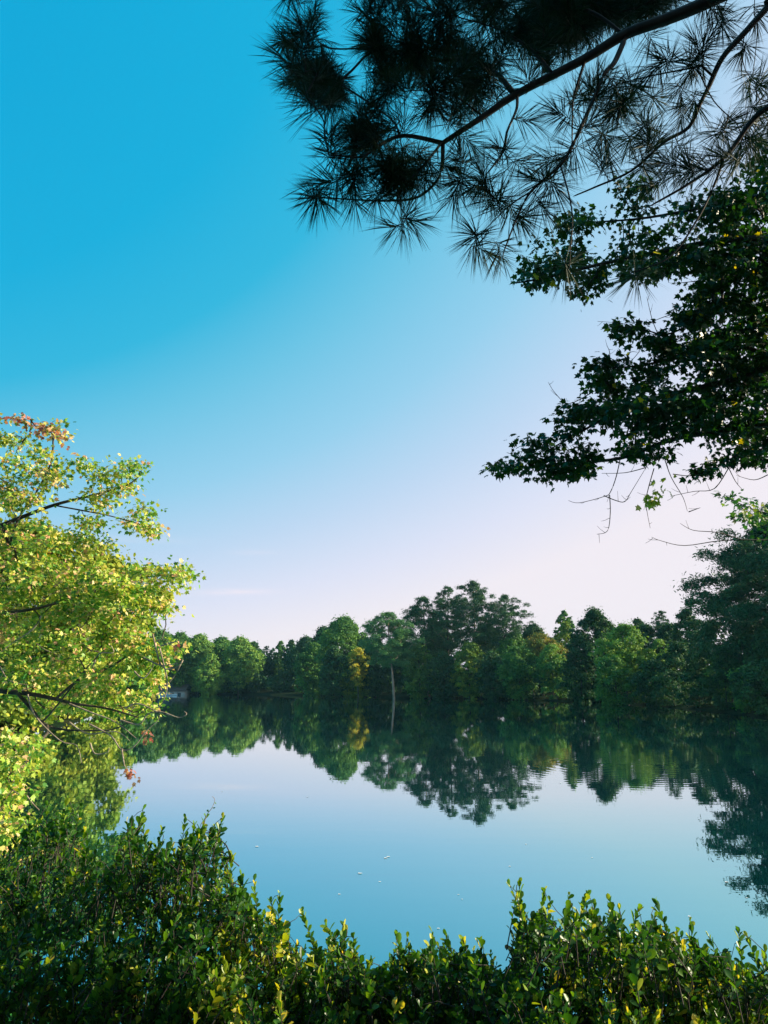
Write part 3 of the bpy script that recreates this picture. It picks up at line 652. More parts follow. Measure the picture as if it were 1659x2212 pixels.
# join main limb start to the trunk
limbs = [
 ([(956, 309, 3.95), (869, 291, 3.9), (827, 312, 3.85), (785, 338, 3.8), (735, 335, 3.75)], .020, .008),
 ([(956, 309, 3.95), (949, 378, 4.0), (909, 418, 4.05), (850, 430, 4.1), (785, 435, 4.1), (720, 430, 4.1), (672, 424, 4.1)], .018, .006),
 ([(951, 312, 3.95), (915, 360, 3.85), (880, 395, 3.8), (830, 405, 3.8)], .012, .005),
 ([(1112, 197, 3.95), (1069, 153, 4.1), (1010, 133, 4.2), (949, 132, 4.3), (880, 118, 4.35), (818, 107, 4.4), (723, 107, 4.45), (690, 92, 4.5)], .026, .007),
 ([(800, 106, 4.4), (785, 125, 4.4), (756, 160, 4.4), (710, 192, 4.4), (676, 207, 4.4)], .013, .007),
 ([(735, 180, 4.4), (780, 210, 4.3), (820, 240, 4.2), (850, 262, 4.1), (869, 291, 3.9)], .010, .010),
 ([(818, 107, 4.4), (790, 60, 4.5), (775, 35, 4.6)], .008, .004),
 ([(1351, 80, 3.85), (1330, 135, 3.75), (1310, 167, 3.7), (1273, 242, 3.65), (1230, 315, 3.6), (1210, 357, 3.6), (1150, 413, 3.6), (1124, 468, 3.6), (1091, 546, 3.6)], .024, .007),
 ([(1210, 357, 3.6), (1225, 420, 3.55), (1236, 470, 3.5), (1230, 545, 3.5)], .008, .004),
 ([(1150, 413, 3.6), (1100, 440, 3.6), (1040, 500, 3.65)], .008, .004),
 ([(1265, 130, 3.9), (1243, 208, 3.95), (1236, 260, 4.0), (1234, 316, 4.0)], .013, .006),
 ([(1118, 205, 3.95), (1115, 240, 3.9), (1094, 290, 3.85), (1082, 330, 3.85), (1050, 370, 3.8)], .014, .006),
 ([(1659, 7, 3.5), (1607, 67, 3.55), (1555, 126, 3.6), (1530, 185, 3.65), (1511, 223, 3.65), (1485, 279, 3.7), (1436, 316, 3.7), (1366, 364, 3.75), (1290, 400, 3.8), (1236, 424, 3.8)], .026, .006),
 ([(1900, 120, 3.2), (1750, 185, 3.3), (1659, 230, 3.4), (1618, 268, 3.45), (1563, 342, 3.5), (1490, 395, 3.5), (1403, 446, 3.5)], .034, .007),
 ([(1563, 342, 3.5), (1545, 400, 3.5), (1500, 480, 3.5), (1440, 555, 3.5), (1368, 592, 3.5)], .011, .005),
 ([(1511, 143, 3.6), (1440, 160, 3.7), (1370, 168, 3.75), (1300, 190, 3.8)], .010, .005),
 ([(1500, 140, 3.6), (1545, 215, 3.6), (1590, 265, 3.6)], .008, .005),
 ([(1042, 252, 3.95), (1010, 215, 3.9), (960, 200, 3.85), (905, 195, 3.8)], .012, .005),
 ([(1200, 160, 3.9), (1150, 110, 4.0), (1090, 70, 4.1), (1030, 45, 4.1), (960, 30, 4.1)], .018, .006),
 ([(1351, 74, 3.85), (1290, 40, 3.9), (1230, 15, 4.0), (1150, -20, 4.0)], .018, .006),
]
limb_nodes(N, Pn, fix, [(2600, 350, 3.2), (2200, 60, 3.2), (1900, 120, 3.2)], .05, .036)
limb_nodes(N, Pn, fix, [(2000, -340, 3.45), (1760, -90, 3.45), (1659, 7, 3.5)], .04, .027)
for pts, r0, r1 in limbs: limb_nodes(N, Pn, fix, [(a + rng.normal() * 3, b + rng.normal() * 3, c) for a, b, c in pts], r0 * .72, r1 * .6)
lone = [(643, 47), (665, 75), (603, 120), (632, 175), (658, 207), (690, 150), (716, 291), (700, 262), (709, 327), (669, 422), (695, 440), (687, 398), (810, 437), (770, 452), (840, 491), (905, 480), (978, 433), (981, 364), (1054, 415),
        (1022, 506), (1087, 560), (1060, 548), (1138, 469), (1087, 320), (1145, 386), (1150, 260), (1191, 238), (1247, 201), (1303, 197), (1284, 253), (1399, 167), (1380, 190), (1399, 275), (1385, 260), (1314, 349), (1300, 330), (1217, 342), (1206, 409), (1184, 465),
        (1124, 475), (1436, 126), (1503, 130), (1600, 115), (1578, 260), (1544, 294), (1552, 335), (1429, 353), (1485, 349), (1362, 600), (1225, 585), (1652, 186), (1637, 52), (1507, 240), (1640, 300), (1040, 360), (1010, 400), (930, 395), (865, 425), (760, 400), (745, 370)]
T = [P(a, b, rng.uniform(3.5, 3.9)) for a, b in lone]
T += list(fillc(rng, [(610, -40), (585, 60), (620, 150), (650, 215), (720, 235), (765, 210), (720, 120), (745, 40), (690, -40)], 56, 4.2, 5.0, 16, 24))
T += list(fillc(rng, [(735, -50), (760, 60), (790, 220), (850, 285), (960, 295), (1100, 190), (1260, 100), (1440, 10), (1560, -60)], 250, 3.8, 5.0, 70, 40))
T += list(fillc(rng, [(1000, -60), (1010, 60), (1120, 130), (1260, 90), (1440, 10), (1560, -60)], 125, 3.9, 5.0, 24, 40))
T += list(fillc(rng, [(660, 260), (690, 345), (780, 350), (850, 330), (860, 270), (760, 235)], 20, 3.7, 4.2, 5, 16))
T += list(fillc(rng, [(700, 360), (690, 425), (800, 450), (900, 410), (950, 345), (880, 320), (780, 345)], 20, 3.8, 4.2, 6, 18))
T += list(fill(rng, [(1290, 140), (1640, -20), (1680, 60), (1680, 330), (1560, 380), (1400, 420), (1230, 360), (1250, 230)], 36, 3.4, 4.3))
T += list(fill(rng, [(950, 330), (960, 410), (1100, 440), (1210, 340), (1150, 250), (1050, 290)], 8, 3.7, 4.0))
T = np.array(T)
# keep the skeleton's trunk out of tuft attachment: use only limb nodes as anchors
N, Pn, tips, dirs = grow(N, Pn, T, seg=.07, rng=rng, wob=.10, sag=.04)
mbt = MB(); skin(mbt, N, Pn, .0026, .36, fix, rmax=.3)
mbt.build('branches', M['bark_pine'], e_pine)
mbn = MB()
for t_, d_ in zip(T, dirs):
    tuft(mbn, rng, t_, d_ + rdir(rng, 1)[0] * .25, n=int(rng.uniform(44, 84)), ln=rng.uniform(.17, .225), w=.0031)
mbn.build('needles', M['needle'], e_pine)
# a few bare curved twigs on the pine
# ------------------------------------------------------------------ leafy sprays
def spray(mb, rng, tip, d, n, size, rad, shape, droop=.5, flat=.35, tb=0.0, jitter=.15):
    """a loose layered spray of leaves round a twig tip"""
    d = norm(d); u = rng.uniform(-1.0, .35, n)
    off = rng.normal(size=(n, 3)) * np.array([1, 1, flat]) * rad * .55
    pos = tip + d * (u * rad)[:, None] + off
    yd = norm(d * .5 + off / rad + rdir(rng, n) * .45 + np.array([0, 0, -droop])); nd = norm(np.array([.25, -.15, .8]) + rdir(rng, n) * .95); sv = rng.uniform(.5, 1.2, n)
    tint = np.clip(.5 + tb + rng.normal(size=n) * jitter, 0, 1)
    instances(mb, shape[0], shape[1], pos, yd, nd, size * sv, tint)

# near maple hanging in from the shaded side
rng = np.random.default_rng(12)
rx, ry = 7.2, 6.6; rz_ = gz(rx, ry)
e_map = empty('maple_tree', (rx, ry, rz_), 'dark green maple hanging over the water below the pine branch', 'maple tree')
N = [np.array([rx - .04 * k_ ** 1.2, ry + .03 * k_, rz_ - .2 + 9 * k_ / 15]) for k_ in range(16)]; Pn = [-1] + list(range(15)); fix = {k_: .17 - .008 * k_ for k_ in range(16)}
for pts, r0, r1 in [
 ([(2000, 900, 6.8), (1760, 900, 7.0), (1659, 915, 7.1), (1560, 930, 7.2), (1450, 950, 7.3), (1340, 990, 7.4), (1220, 1000, 7.4), (1110, 1014, 7.4)], .05, .006),
 ([(1900, 700, 6.6), (1700, 780, 6.8), (1580, 820, 7.0), (1460, 850, 7.2), (1350, 880, 7.3), (1260, 930, 7.3), (1180, 975, 7.3)], .045, .006),
 ([(1950, 560, 6.5), (1700, 520, 6.7), (1560, 520, 6.9), (1420, 545, 7.0), (1300, 570, 7.0), (1180, 600, 7.0), (1110, 612, 7.0)], .045, .006),
 ([(1560, 660, 7.0), (1450, 720, 7.1), (1400, 715, 7.1), (1330, 703, 7.1)], .014, .005),
 ([(1700, 780, 6.8), (1560, 740, 7.0), (1470, 770, 7.2), (1380, 790, 7.3), (1300, 795, 7.3)], .025, .006),
 ([(1300, 570, 7.0), (1275, 610, 7.0), (1235, 645, 7.0)], .009, .004),
 ([(1950, 460, 6.5), (1750, 420, 6.7), (1660, 420, 6.8), (1560, 440, 6.9), (1400, 470, 7.0), (1280, 480, 7.0)], .035, .007),
 ([(1850, 380, 6.6), (1740, 350, 6.8), (1650, 320, 6.9)], .025, .007),
 ([(1760, 900, 7.0), (1650, 960, 7.1), (1590, 985, 7.1), (1520, 1020, 7.1)], .014, .004),
]: limb_nodes(N, Pn, fix, pts, r0, r1)
MP = [[(1300, 460), (1390, 460), (1400, 455), (1492, 440), (1510, 407), (1578, 402), (1582, 372), (1622, 353), (1632, 316), (1662, 285), (1760, 270), (1760, 620), (1500, 600), (1450, 595), (1407, 618), (1366, 603), (1302, 610), (1262, 650), (1220, 650), (1228, 625), (1180, 600), (1135, 600), (1140, 555), (1165, 505), (1205, 468), (1245, 448)],
      [(1336, 378), (1385, 385), (1400, 460), (1345, 450)],
      [(1480, 590), (1760, 590), (1760, 990), (1625, 980), (1580, 992), (1470, 975), (1400, 985), (1330, 960), (1240, 945), (1230, 880), (1282, 838), (1284, 785), (1340, 775), (1407, 762), (1420, 735), (1475, 728), (1458, 690), (1458, 655), (1500, 645)]]
MN = [380, 20, 640]
T = []
for pl, n_, k_ in zip(MP, MN, (44, 3, 74)): T += list(fillc(rng, pl, n_, 6.5, 8.0, k_, 30, .4, -.25))
T += list(fill(rng, [(1500, 480), (1760, 430), (1760, 980), (1500, 960), (1440, 880), (1530, 700)], 260, 6.6, 8.8))
T += list(fillc(rng, [(1470, 560), (1760, 540), (1760, 720), (1460, 700), (1500, 640)], 150, 6.6, 8.2, 16, 30, .5)) + list(fillc(rng, [(1480, 430), (1760, 300), (1760, 600), (1400, 600), (1300, 560), (1300, 490)], 190, 6.6, 8.4, 24, 34, .5))
def line_t(p0, p1, n, w, D0=7.0, D1=7.5):
    return [P(p0[0] + (p1[0] - p0[0]) * u + rng.normal() * w, p0[1] + (p1[1] - p0[1]) * u + rng.normal() * w * .7, rng.uniform(D0, D1)) for u in rng.uniform(0, 1, n)]
T += line_t((1105, 612), (1190, 600), 9, 5) + line_t((1228, 640), (1300, 600), 10, 7)
T += line_t((1322, 697), (1370, 702), 7, 5) + line_t((1350, 715), (1425, 735), 14, 9) + line_t((1410, 740), (1470, 770), 14, 10)
T += line_t((1280, 782), (1340, 780), 12, 6) + line_t((1285, 800), (1340, 850), 22, 16) + line_t((1232, 872), (1330, 900), 16, 9)
T += line_t((1205, 908), (1260, 895), 10, 6) + line_t((1132, 958), (1240, 940), 18, 7) + line_t((1076, 1016), (1180, 980), 20, 6)
T += line_t((1180, 1020), (1290, 990), 26, 13) + line_t((1240, 1035), (1275, 960), 18, 12) + line_t((1170, 1030), (1200, 1010), 6, 4)
T += line_t((1330, 962), (1395, 970), 12, 7) + line_t((1503, 1022), (1570, 990), 12, 7) + line_t((1580, 990), (1660, 985), 14, 8) + line_t((1385, 990), (1440, 985), 8, 6)
base_n = len(T)
T = np.array(T)
N, Pn, tips, dirs = grow(N, Pn, T, seg=.15, rng=rng, wob=.06, sag=.03)
mbt = MB(); skin(mbt, N, Pn, .0022, .42, fix, rmax=.2); mbt.build('branches', M['bark_dark'], e_map)
mbl = MB()
for t_, d_ in zip(T, dirs):
    spray(mbl, rng, t_, d_, int(rng.uniform(10, 15)), .068, .125, MAPLE, .55, tb=rng.normal() * .1, jitter=.18)
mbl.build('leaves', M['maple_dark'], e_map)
# sprig with pinkish leaves dangling
mbs = MB()
for (a, b, n_) in ((1412, 1066, 9), (1405, 1090, 9), (1420, 1082, 9), (1398, 1100, 5), (1436, 1064, 5), (1430, 1040, 4)):
    spray(mbs, rng, P(a, b, 7.2), np.array([-.3, 0, -1.]), n_, .065, .07, MAPLE, .5, tb=.1)
mbs.build('dangling_leaves', M['maple_sun'], e_map)
# bare twigs below the crown
TW = [[(1340, 980), (1330, 1030), (1318, 1062), (1305, 1070), (1250, 1085), (1228, 1079)], [(1318, 1068), (1316, 1110), (1310, 1150), (1290, 1155)], [(1305, 1070), (1330, 1082), (1350, 1085), (1365, 1060), (1395, 1010)],
      [(1435, 985), (1450, 1030), (1478, 1075), (1486, 1106)], [(1486, 1106), (1512, 1098)], [(1410, 1010), (1400, 1060), (1395, 1090), (1405, 1140)], [(1452, 1025), (1490, 1030), (1515, 1020)],
      [(1575, 1010), (1545, 1050), (1500, 1062), (1450, 1070)], [(1575, 1010), (1590, 1040), (1605, 1060)], [(1280, 850), (1230, 875), (1200, 850), (1187, 824)], [(1425, 730), (1410, 690), (1396, 642)],
      [(1455, 680), (1430, 690), (1390, 702)], [(1470, 735), (1400, 720), (1350, 700), (1293, 695)], [(1230, 925), (1195, 990), (1167, 1016)], [(1320, 785), (1316, 760), (1312, 745)], [(1350, 785), (1362, 762), (1374, 760)],
      [(1659, 1165), (1560, 1168), (1480, 1180), (1430, 1172), (1408, 1160)], [(1600, 1165), (1550, 1150), (1500, 1145), (1470, 1130)], [(1395, 1010), (1350, 1020), (1300, 1024)], [(1510, 608), (1465, 613), (1450, 612)], [(1659, 1025), (1630, 1035), (1590, 1028)]]
Nt = []; mbw = MB()
for tw in TW:
    n_ = []; p_ = []; f_ = {}; ids = limb_nodes(n_, p_, f_, [(a + rng.normal() * 1.5, b + rng.normal() * 1.5, 7.2) for a, b in tw], .0055, .0020, root=None, sub=4)
    mbw = MB(); tube(mbw, n_, [f_[k_] for k_ in range(len(n_))], 4)
    for k_ in range(3, len(n_), 2):
        if rng.random() < .6:
            d_ = rdir(rng, 1)[0] * .06; d_[1] *= .3; tube(mbw, [n_[k_], n_[k_] + d_, n_[k_] + d_ * 1.7 + np.array([0, 0, .01])], [.0028, .002, .0015], 3)
    mbw.build('bare_twig', M['bark'], e_map)

# second, lower maple at the frame edge by the big pine
rx2, ry2 = 10.3, 12.0; z2 = gz(rx2, ry2)
e2 = empty('maple_tree', (rx2, ry2, z2), 'sunlit yellow-green maple spray in front of the big layered pine', 'maple tree')
N = [np.array([rx2 - .01 * k_ ** 1.5, ry2, z2 - .2 + 6.6 * k_ / 10]) for k_ in range(11)]; Pn = [-1] + list(range(10)); fix = {k_: .10 - .006 * k_ for k_ in range(11)}
limb_nodes(N, Pn, fix, [(2050, 1180, 12), (1800, 1130, 12), (1700, 1115, 12), (1640, 1105, 12), (1580, 1080, 12)], .04, .006)
T = list(fill(rng, [(1560, 1062), (1600, 1080), (1659, 1090), (1800, 1060), (1800, 1190), (1659, 1165), (1625, 1130), (1600, 1105), (1575, 1090)], 110, 11, 13.5)); T = np.array(T)
N, Pn, tips, dirs = grow(N, Pn, T, seg=.2, rng=rng, wob=.06); mbt = MB(); skin(mbt, N, Pn, .003, .42, fix); mbt.build('branches', M['bark_dark'], e2)
mbl = MB()
for t_, d_ in zip(T, dirs): spray(mbl, rng, t_, d_, 11, .09, .2, MAPLE, .5, tb=rng.normal() * .2, jitter=.2)
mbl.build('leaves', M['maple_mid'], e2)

# ------------------------------------------------------------------ yellowing maple on the sunny side
rng = np.random.default_rng(21)
rx3, ry3 = -12.3, 12.6; z3 = gz(rx3, ry3)
z3 = max(z3, -.3)
e3 = empty('maple_tree', (rx3, ry3, z3), 'yellow-green maple leaning over the water in full sun, reddish at its top', 'maple tree')
N = [np.array([rx3 + .05 * k_ ** 1.1, ry3 - .02 * k_, z3 - .3 + 7.2 * k_ / 15]) for k_ in range(16)]; Pn = [-1] + list(range(15)); fix = {k_: .16 - .008 * k_ for k_ in range(16)}
DL0, DL1 = 10.8, 13.2
for pts, r0, r1 in [
 ([(-180, 1210, 12), (-60, 1160, 12), (45, 1118, 12), (120, 1090, 12), (208, 1068, 12), (270, 1050, 12), (300, 1030, 12)], .045, .008),
 ([(120, 1092, 12), (190, 1105, 12), (240, 1115, 12), (300, 1132, 12), (345, 1150, 12)], .012, .005),
 ([(20, 1180, 12), (40, 1120, 11.9), (80, 1060, 11.9), (110, 1000, 11.9), (115, 940, 11.9)], .020, .006),
 ([(-150, 1340, 12), (0, 1325, 12), (90, 1312, 12), (190, 1280, 12), (290, 1250, 12), (400, 1240, 12)], .035, .006),
 ([(-120, 1470, 11.5), (0, 1492, 11.4), (60, 1498, 11.3), (120, 1510, 11.2), (160, 1520, 11.2), (230, 1530, 11.2), (300, 1550, 11.1)], .045, .010),
 ([(40, 1500, 11.3), (75, 1540, 11.2), (90, 1560, 11.1), (130, 1575, 11.1), (200, 1578, 11), (260, 1570, 11), (330, 1520, 11)], .026, .006),
 ([(90, 1560, 11.1), (110, 1540, 11.1), (150, 1490, 11.1), (190, 1440, 11.2), (230, 1400, 11.2)], .016, .006),
 ([(120, 1510, 11.2), (170, 1470, 11.3), (240, 1440, 11.3), (300, 1400, 11.4), (350, 1380, 11.5)], .016, .006)]:
    limb_nodes(N, Pn, fix, pts, r0, r1)
MAIN = [(-120, 1125), (60, 1140), (89, 1132), (134, 1140), (208, 1162), (235, 1175), (225, 1200), (245, 1220), (270, 1222), (289, 1207), (325, 1216), (345, 1240), (342, 1290), (369, 1308), (351, 1335), (372, 1362), (378, 1386), (350, 1412), (345, 1475), (350, 1505), (330, 1545), (260, 1530), (200, 1560), (120, 1545), (60, 1520), (-120, 1500)]
T = list(fillc(rng, MAIN, 760, DL0, DL1, 80, 20, .5, .1)) + list(fillc(rng, [(150, 1200), (345, 1235), (345, 1290), (372, 1312), (350, 1340), (378, 1370), (380, 1395), (352, 1415), (350, 1500), (330, 1548), (200, 1540), (150, 1400)], 170, DL0, DL1, 26, 14, .5, .1)) + list(fill(rng, MAIN, 200, DL0 + 1, DL1 + .6)); nm = len(T)
T += list(fillc(rng, [(-120, 880), (0, 905), (60, 930), (75, 1000), (90, 1100), (60, 1140), (-120, 1140)], 150, DL0, DL1, 14, 22, .5, .1))
T += list(fill(rng, [(60, 960), (130, 975), (165, 1000), (150, 1040), (100, 1060), (60, 1060)], 40, 11.4, 12.6))
def lt(p0, p1, n, w): return [P(p0[0] + (p1[0] - p0[0]) * u + rng.normal() * w, p0[1] + (p1[1] - p0[1]) * u + rng.normal() * w, rng.uniform(11.5, 12.5)) for u in rng.uniform(0, 1, n)]
T += lt((174, 993), (200, 1020), 10, 7) + lt((200, 1030), (290, 1010), 22, 10) + lt((270, 1000), (312, 1022), 8, 6) + lt((240, 1060), (300, 1055), 10, 6) + lt((180, 1085), (240, 1060), 12, 9)
T += lt((280, 1090), (322, 1102), 9, 5) + lt((270, 1125), (350, 1150), 18, 6) + lt((160, 1125), (225, 1130), 12, 6) + lt((205, 1085), (240, 1100), 6, 8)
T += lt((225, 1180), (238, 1175), 4, 5) + lt((340, 1215), (370, 1265), 10, 8) + lt((360, 1240), (415, 1246), 16, 7) + lt((385, 1220), (395, 1245), 5, 4)
T += lt((190, 1160), (215, 1165), 4, 4) + lt((370, 1400), (395, 1395), 3, 4)
red0 = len(T)
T += lt((20, 905), (60, 912), 7, 6) + lt((95, 925), (125, 920), 8, 5) + lt((115, 940), (138, 940), 8, 5) + lt((60, 920), (95, 935), 5, 5)
red1 = len(T)
T += list(fill(rng, [(-100, 1580), (60, 1585), (98, 1600), (95, 1640), (40, 1665), (-100, 1670)], 50, 9.0, 10.2))
T += list(fill(rng, [(-100, 1690), (60, 1690), (50, 1715), (-100, 1720)], 14, 9.0, 10.2))
T += list(fill(rng, [(-100, 1740), (30, 1770), (80, 1780), (75, 1830), (20, 1860), (-100, 1870)], 95, 8.5, 9.8)) + list(fill(rng, [(-100, 1600), (70, 1600), (60, 1700), (30, 1760), (-100, 1780)], 60, 8.8, 10.2))
T = np.array(T)
N, Pn, tips, dirs = grow(N, Pn, T, seg=.2, rng=rng, wob=.07, sag=.02)
mbt = MB(); skin(mbt, N, Pn, .0032, .42, fix, rmax=.2); mbt.build('branches', M['bark'], e3)
mbl = MB(); mbr = MB()
for q, (t_, d_) in enumerate(zip(T, dirs)):
    if red0 <= q < red1 and q % 3: spray(mbr, rng, t_, d_, 11, .08, .16, MAPLE, .45, tb=.12, jitter=.3)
    else: spray(mbl, rng, t_, d_, int(rng.uniform(14, 20)), .070, .155, MAPLE, .45, flat=.6, tb=rng.normal() * .17 + .01, jitter=.25)
mbl.build('leaves', M['maple_sun'], e3)
for (a, b) in ((315, 1585), (318, 1597), (286, 1672), (293, 1684), (382, 1396), (277, 1668)):
    spray(mbr, rng, P(a, b, 11), np.array([.2, 0, -1]), 8, .075, .07, MAPLE, .5)
mbr.build('red_leaves', M['red'], e3)
TW = [[(60, 1500), (75, 1545), (130, 1600), (165, 1610), (176, 1648)], [(195, 1565), (240, 1590), (263, 1620), (290, 1612), (315, 1580), (342, 1555), (343, 1540)], [(260, 1555), (300, 1565), (320, 1542), (350, 1538), (385, 1550), (403, 1543), (398, 1537)],
      [(263, 1618), (268, 1650), (273, 1660)], [(270, 1530), (300, 1520), (345, 1540), (375, 1546)], [(195, 1605), (205, 1628), (232, 1625), (235, 1615)], [(345, 1400), (355, 1440), (362, 1480), (350, 1520), (335, 1530)],
      [(330, 1370), (350, 1440), (385, 1440), (395, 1425), (380, 1455), (365, 1475)], [(310, 1420), (340, 1435), (360, 1437), (390, 1432)], [(30, 1600), (30, 1680), (20, 1760), (5, 1830)], [(-20, 1745), (30, 1720), (65, 1712)],
      [(57, 1718), (70, 1735), (85, 1750)], [(150, 1520), (200, 1540), (250, 1560), (300, 1600)], [(350, 1395), (372, 1388), (390, 1382)], [(200, 1440), (215, 1412), (245, 1410), (240, 1395)], [(0, 1440), (20, 1470), (60, 1480)],
      [(150, 1560), (190, 1585), (250, 1580), (280, 1600)], [(90, 1330), (70, 1360), (25, 1390), (0, 1410)], [(290, 1450), (310, 1465), (330, 1440), (325, 1420)]]
for tw in TW:
    mbw = MB(); n_ = []; p_ = []; f_ = {}; limb_nodes(n_, p_, f_, [(a, b, 10.7 if b < 1640 else 10.2) for a, b in tw], .013, .005, sub=4); tube(mbw, n_, [f_[k_] for k_ in range(len(n_))], 5); mbw.build('bare_twig', M['bark_pale'], e3)

# ------------------------------------------------------------------ shrubs on the near bank
OUT = [(-60, 1842), (0, 1839), (40, 1790), (47, 1766), (102, 1741), (146, 1726), (175, 1737), (189, 1763), (192, 1820), (210, 1835), (233, 1845), (255, 1830), (262, 1766), (285, 1750), (309, 1752), (312, 1790), (340, 1800), (362, 1805), (371, 1835), (385, 1840), (398, 1775), (420, 1782), (444, 1766), (480, 1770), (473, 1806), (490, 1846), (470, 1880), (505, 1888), (549, 1908), (535, 1945), (575, 1955), (592, 1945), (604, 1935), (618, 1977), (628, 2019), (677, 2040), (700, 2040),
       (708, 1998), (743, 1996), (748, 2035), (764, 2028), (781, 2052), (799, 2085), (819, 2072), (850, 2040), (862, 2022), (900, 2030), (934, 2018), (965, 2026), (1000, 2032), (1038, 2032), (1059, 2064), (1090, 2081), (1105, 2060), (1112, 2023), (1130, 2005), (1128, 1985), (1110, 1955), (1102, 1916), (1122, 1908), (1135, 1960), (1160, 1965), (1178, 1926), (1190, 1970), (1210, 1990), (1216, 1960), (1229, 1937), (1246, 1955), (1268, 1931), (1286, 1963), (1298, 1980), (1318, 1951), (1340, 1963), (1348, 2000), (1366, 2020), (1372, 1965), (1388, 1975), (1405, 1985), (1415, 1952), (1428, 1990), (1462, 2009), (1480, 2010), (1492, 1993), (1502, 2030), (1531, 2030), (1560, 2035), (1595, 2013), (1612, 2035), (1580, 2060), (1620, 2075), (1638, 2090), (1652, 2060), (1720, 2040)]
ox = np.array([p_[0] for p_ in OUT], float); oy = np.array([p_[1] for p_ in OUT], float)
def rim(x): return float(np.interp(x, ox, oy))
def shoot(mbl_, mbst, rng, tip, d, n, size, ln, tb=0):
    d = norm(np.asarray(d)); u = np.linspace(0, 1, n); base = tip - d * ln
    a = np.arange(n) * 2.4 + rng.uniform(0, 6.28); x1 = norm(np.cross(d, [.3, .9, .2])); x2 = np.cross(d, x1)
    rad = np.cos(a)[:, None] * x1 + np.sin(a)[:, None] * x2; th = np.interp(u, [0, 1], [1.1, .35])[:, None] + rng.normal(size=(n, 1)) * .2
    yd = rad * np.sin(th) + d * np.cos(th); nd = norm(d * np.sin(th) - rad * np.cos(th) + rdir(rng, n) * .6)
    pos = base + d * (u * ln)[:, None]
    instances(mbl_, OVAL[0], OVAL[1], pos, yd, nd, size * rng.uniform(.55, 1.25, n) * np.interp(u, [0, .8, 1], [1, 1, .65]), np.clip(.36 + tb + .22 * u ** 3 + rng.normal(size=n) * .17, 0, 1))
    tube(mbst, [base - d * .08, base, tip], [.0028, .0022, .0012], 4)

LEAD = [(1102, 1913), (1122, 1910), (1176, 1924), (1188, 1948), (1229, 1935), (1268, 1931), (1284, 1958), (1318, 1949), (1338, 1962), (1379, 1963), (1418, 1950), (1490, 1991), (1462, 2008), (1530, 2022), (1595, 2012), (1615, 2026), (1652, 2056), (743, 1994), (705, 1998), (764, 2024), (858, 2020), (880, 2026), (934, 2015), (965, 2024), (1000, 2030), (1038, 2030), (309, 1750), (285, 1768), (349, 1794), (371, 1818), (400, 1768), (420, 1782), (444, 1765), (480, 1766), (498, 1846), (549, 1904), (520, 1890), (604, 1933), (586, 1950), (653, 1970), (146, 1724), (102, 1740), (60, 1764), (177, 1738), (210, 1826), (677, 2036), (800, 2078), (1060, 2060)]
GS = 'glossy-leaved shrubs along the near bank'
SH = [(-80, 215, 3.9, 5.2, 430, 'tall dense dark shrub under the yellowing maple', 1), (205, 380, 3.6, 4.8, 300, 'shrub with a loose leafy spike between the tallest shrub and the twin-spiked one', 2), (360, 520, 3.5, 4.6, 260, 'shrub with ragged upright shoots beside a thin vine', 3),
      (500, 690, 3.4, 4.5, 270, 'shrub with one sunlit yellow shoot at its tip', 4), (670, 820, 3.3, 4.3, 210, 'low shrub with a bent shoot beside the sunlit one', 5), (800, 1100, 3.3, 4.3, 330, 'low rounded shrub in the middle of the bank', 6),
      (1080, 1370, 3.2, 4.2, 380, 'upright shrub with four tall shoots against the blue water', 7), (1350, 1530, 3.2, 4.2, 250, 'shrub with a pair of sunlit shoots', 8), (1510, 1740, 3.2, 4.2, 270, 'open shrub with slanting shoots ending the row', 9)]
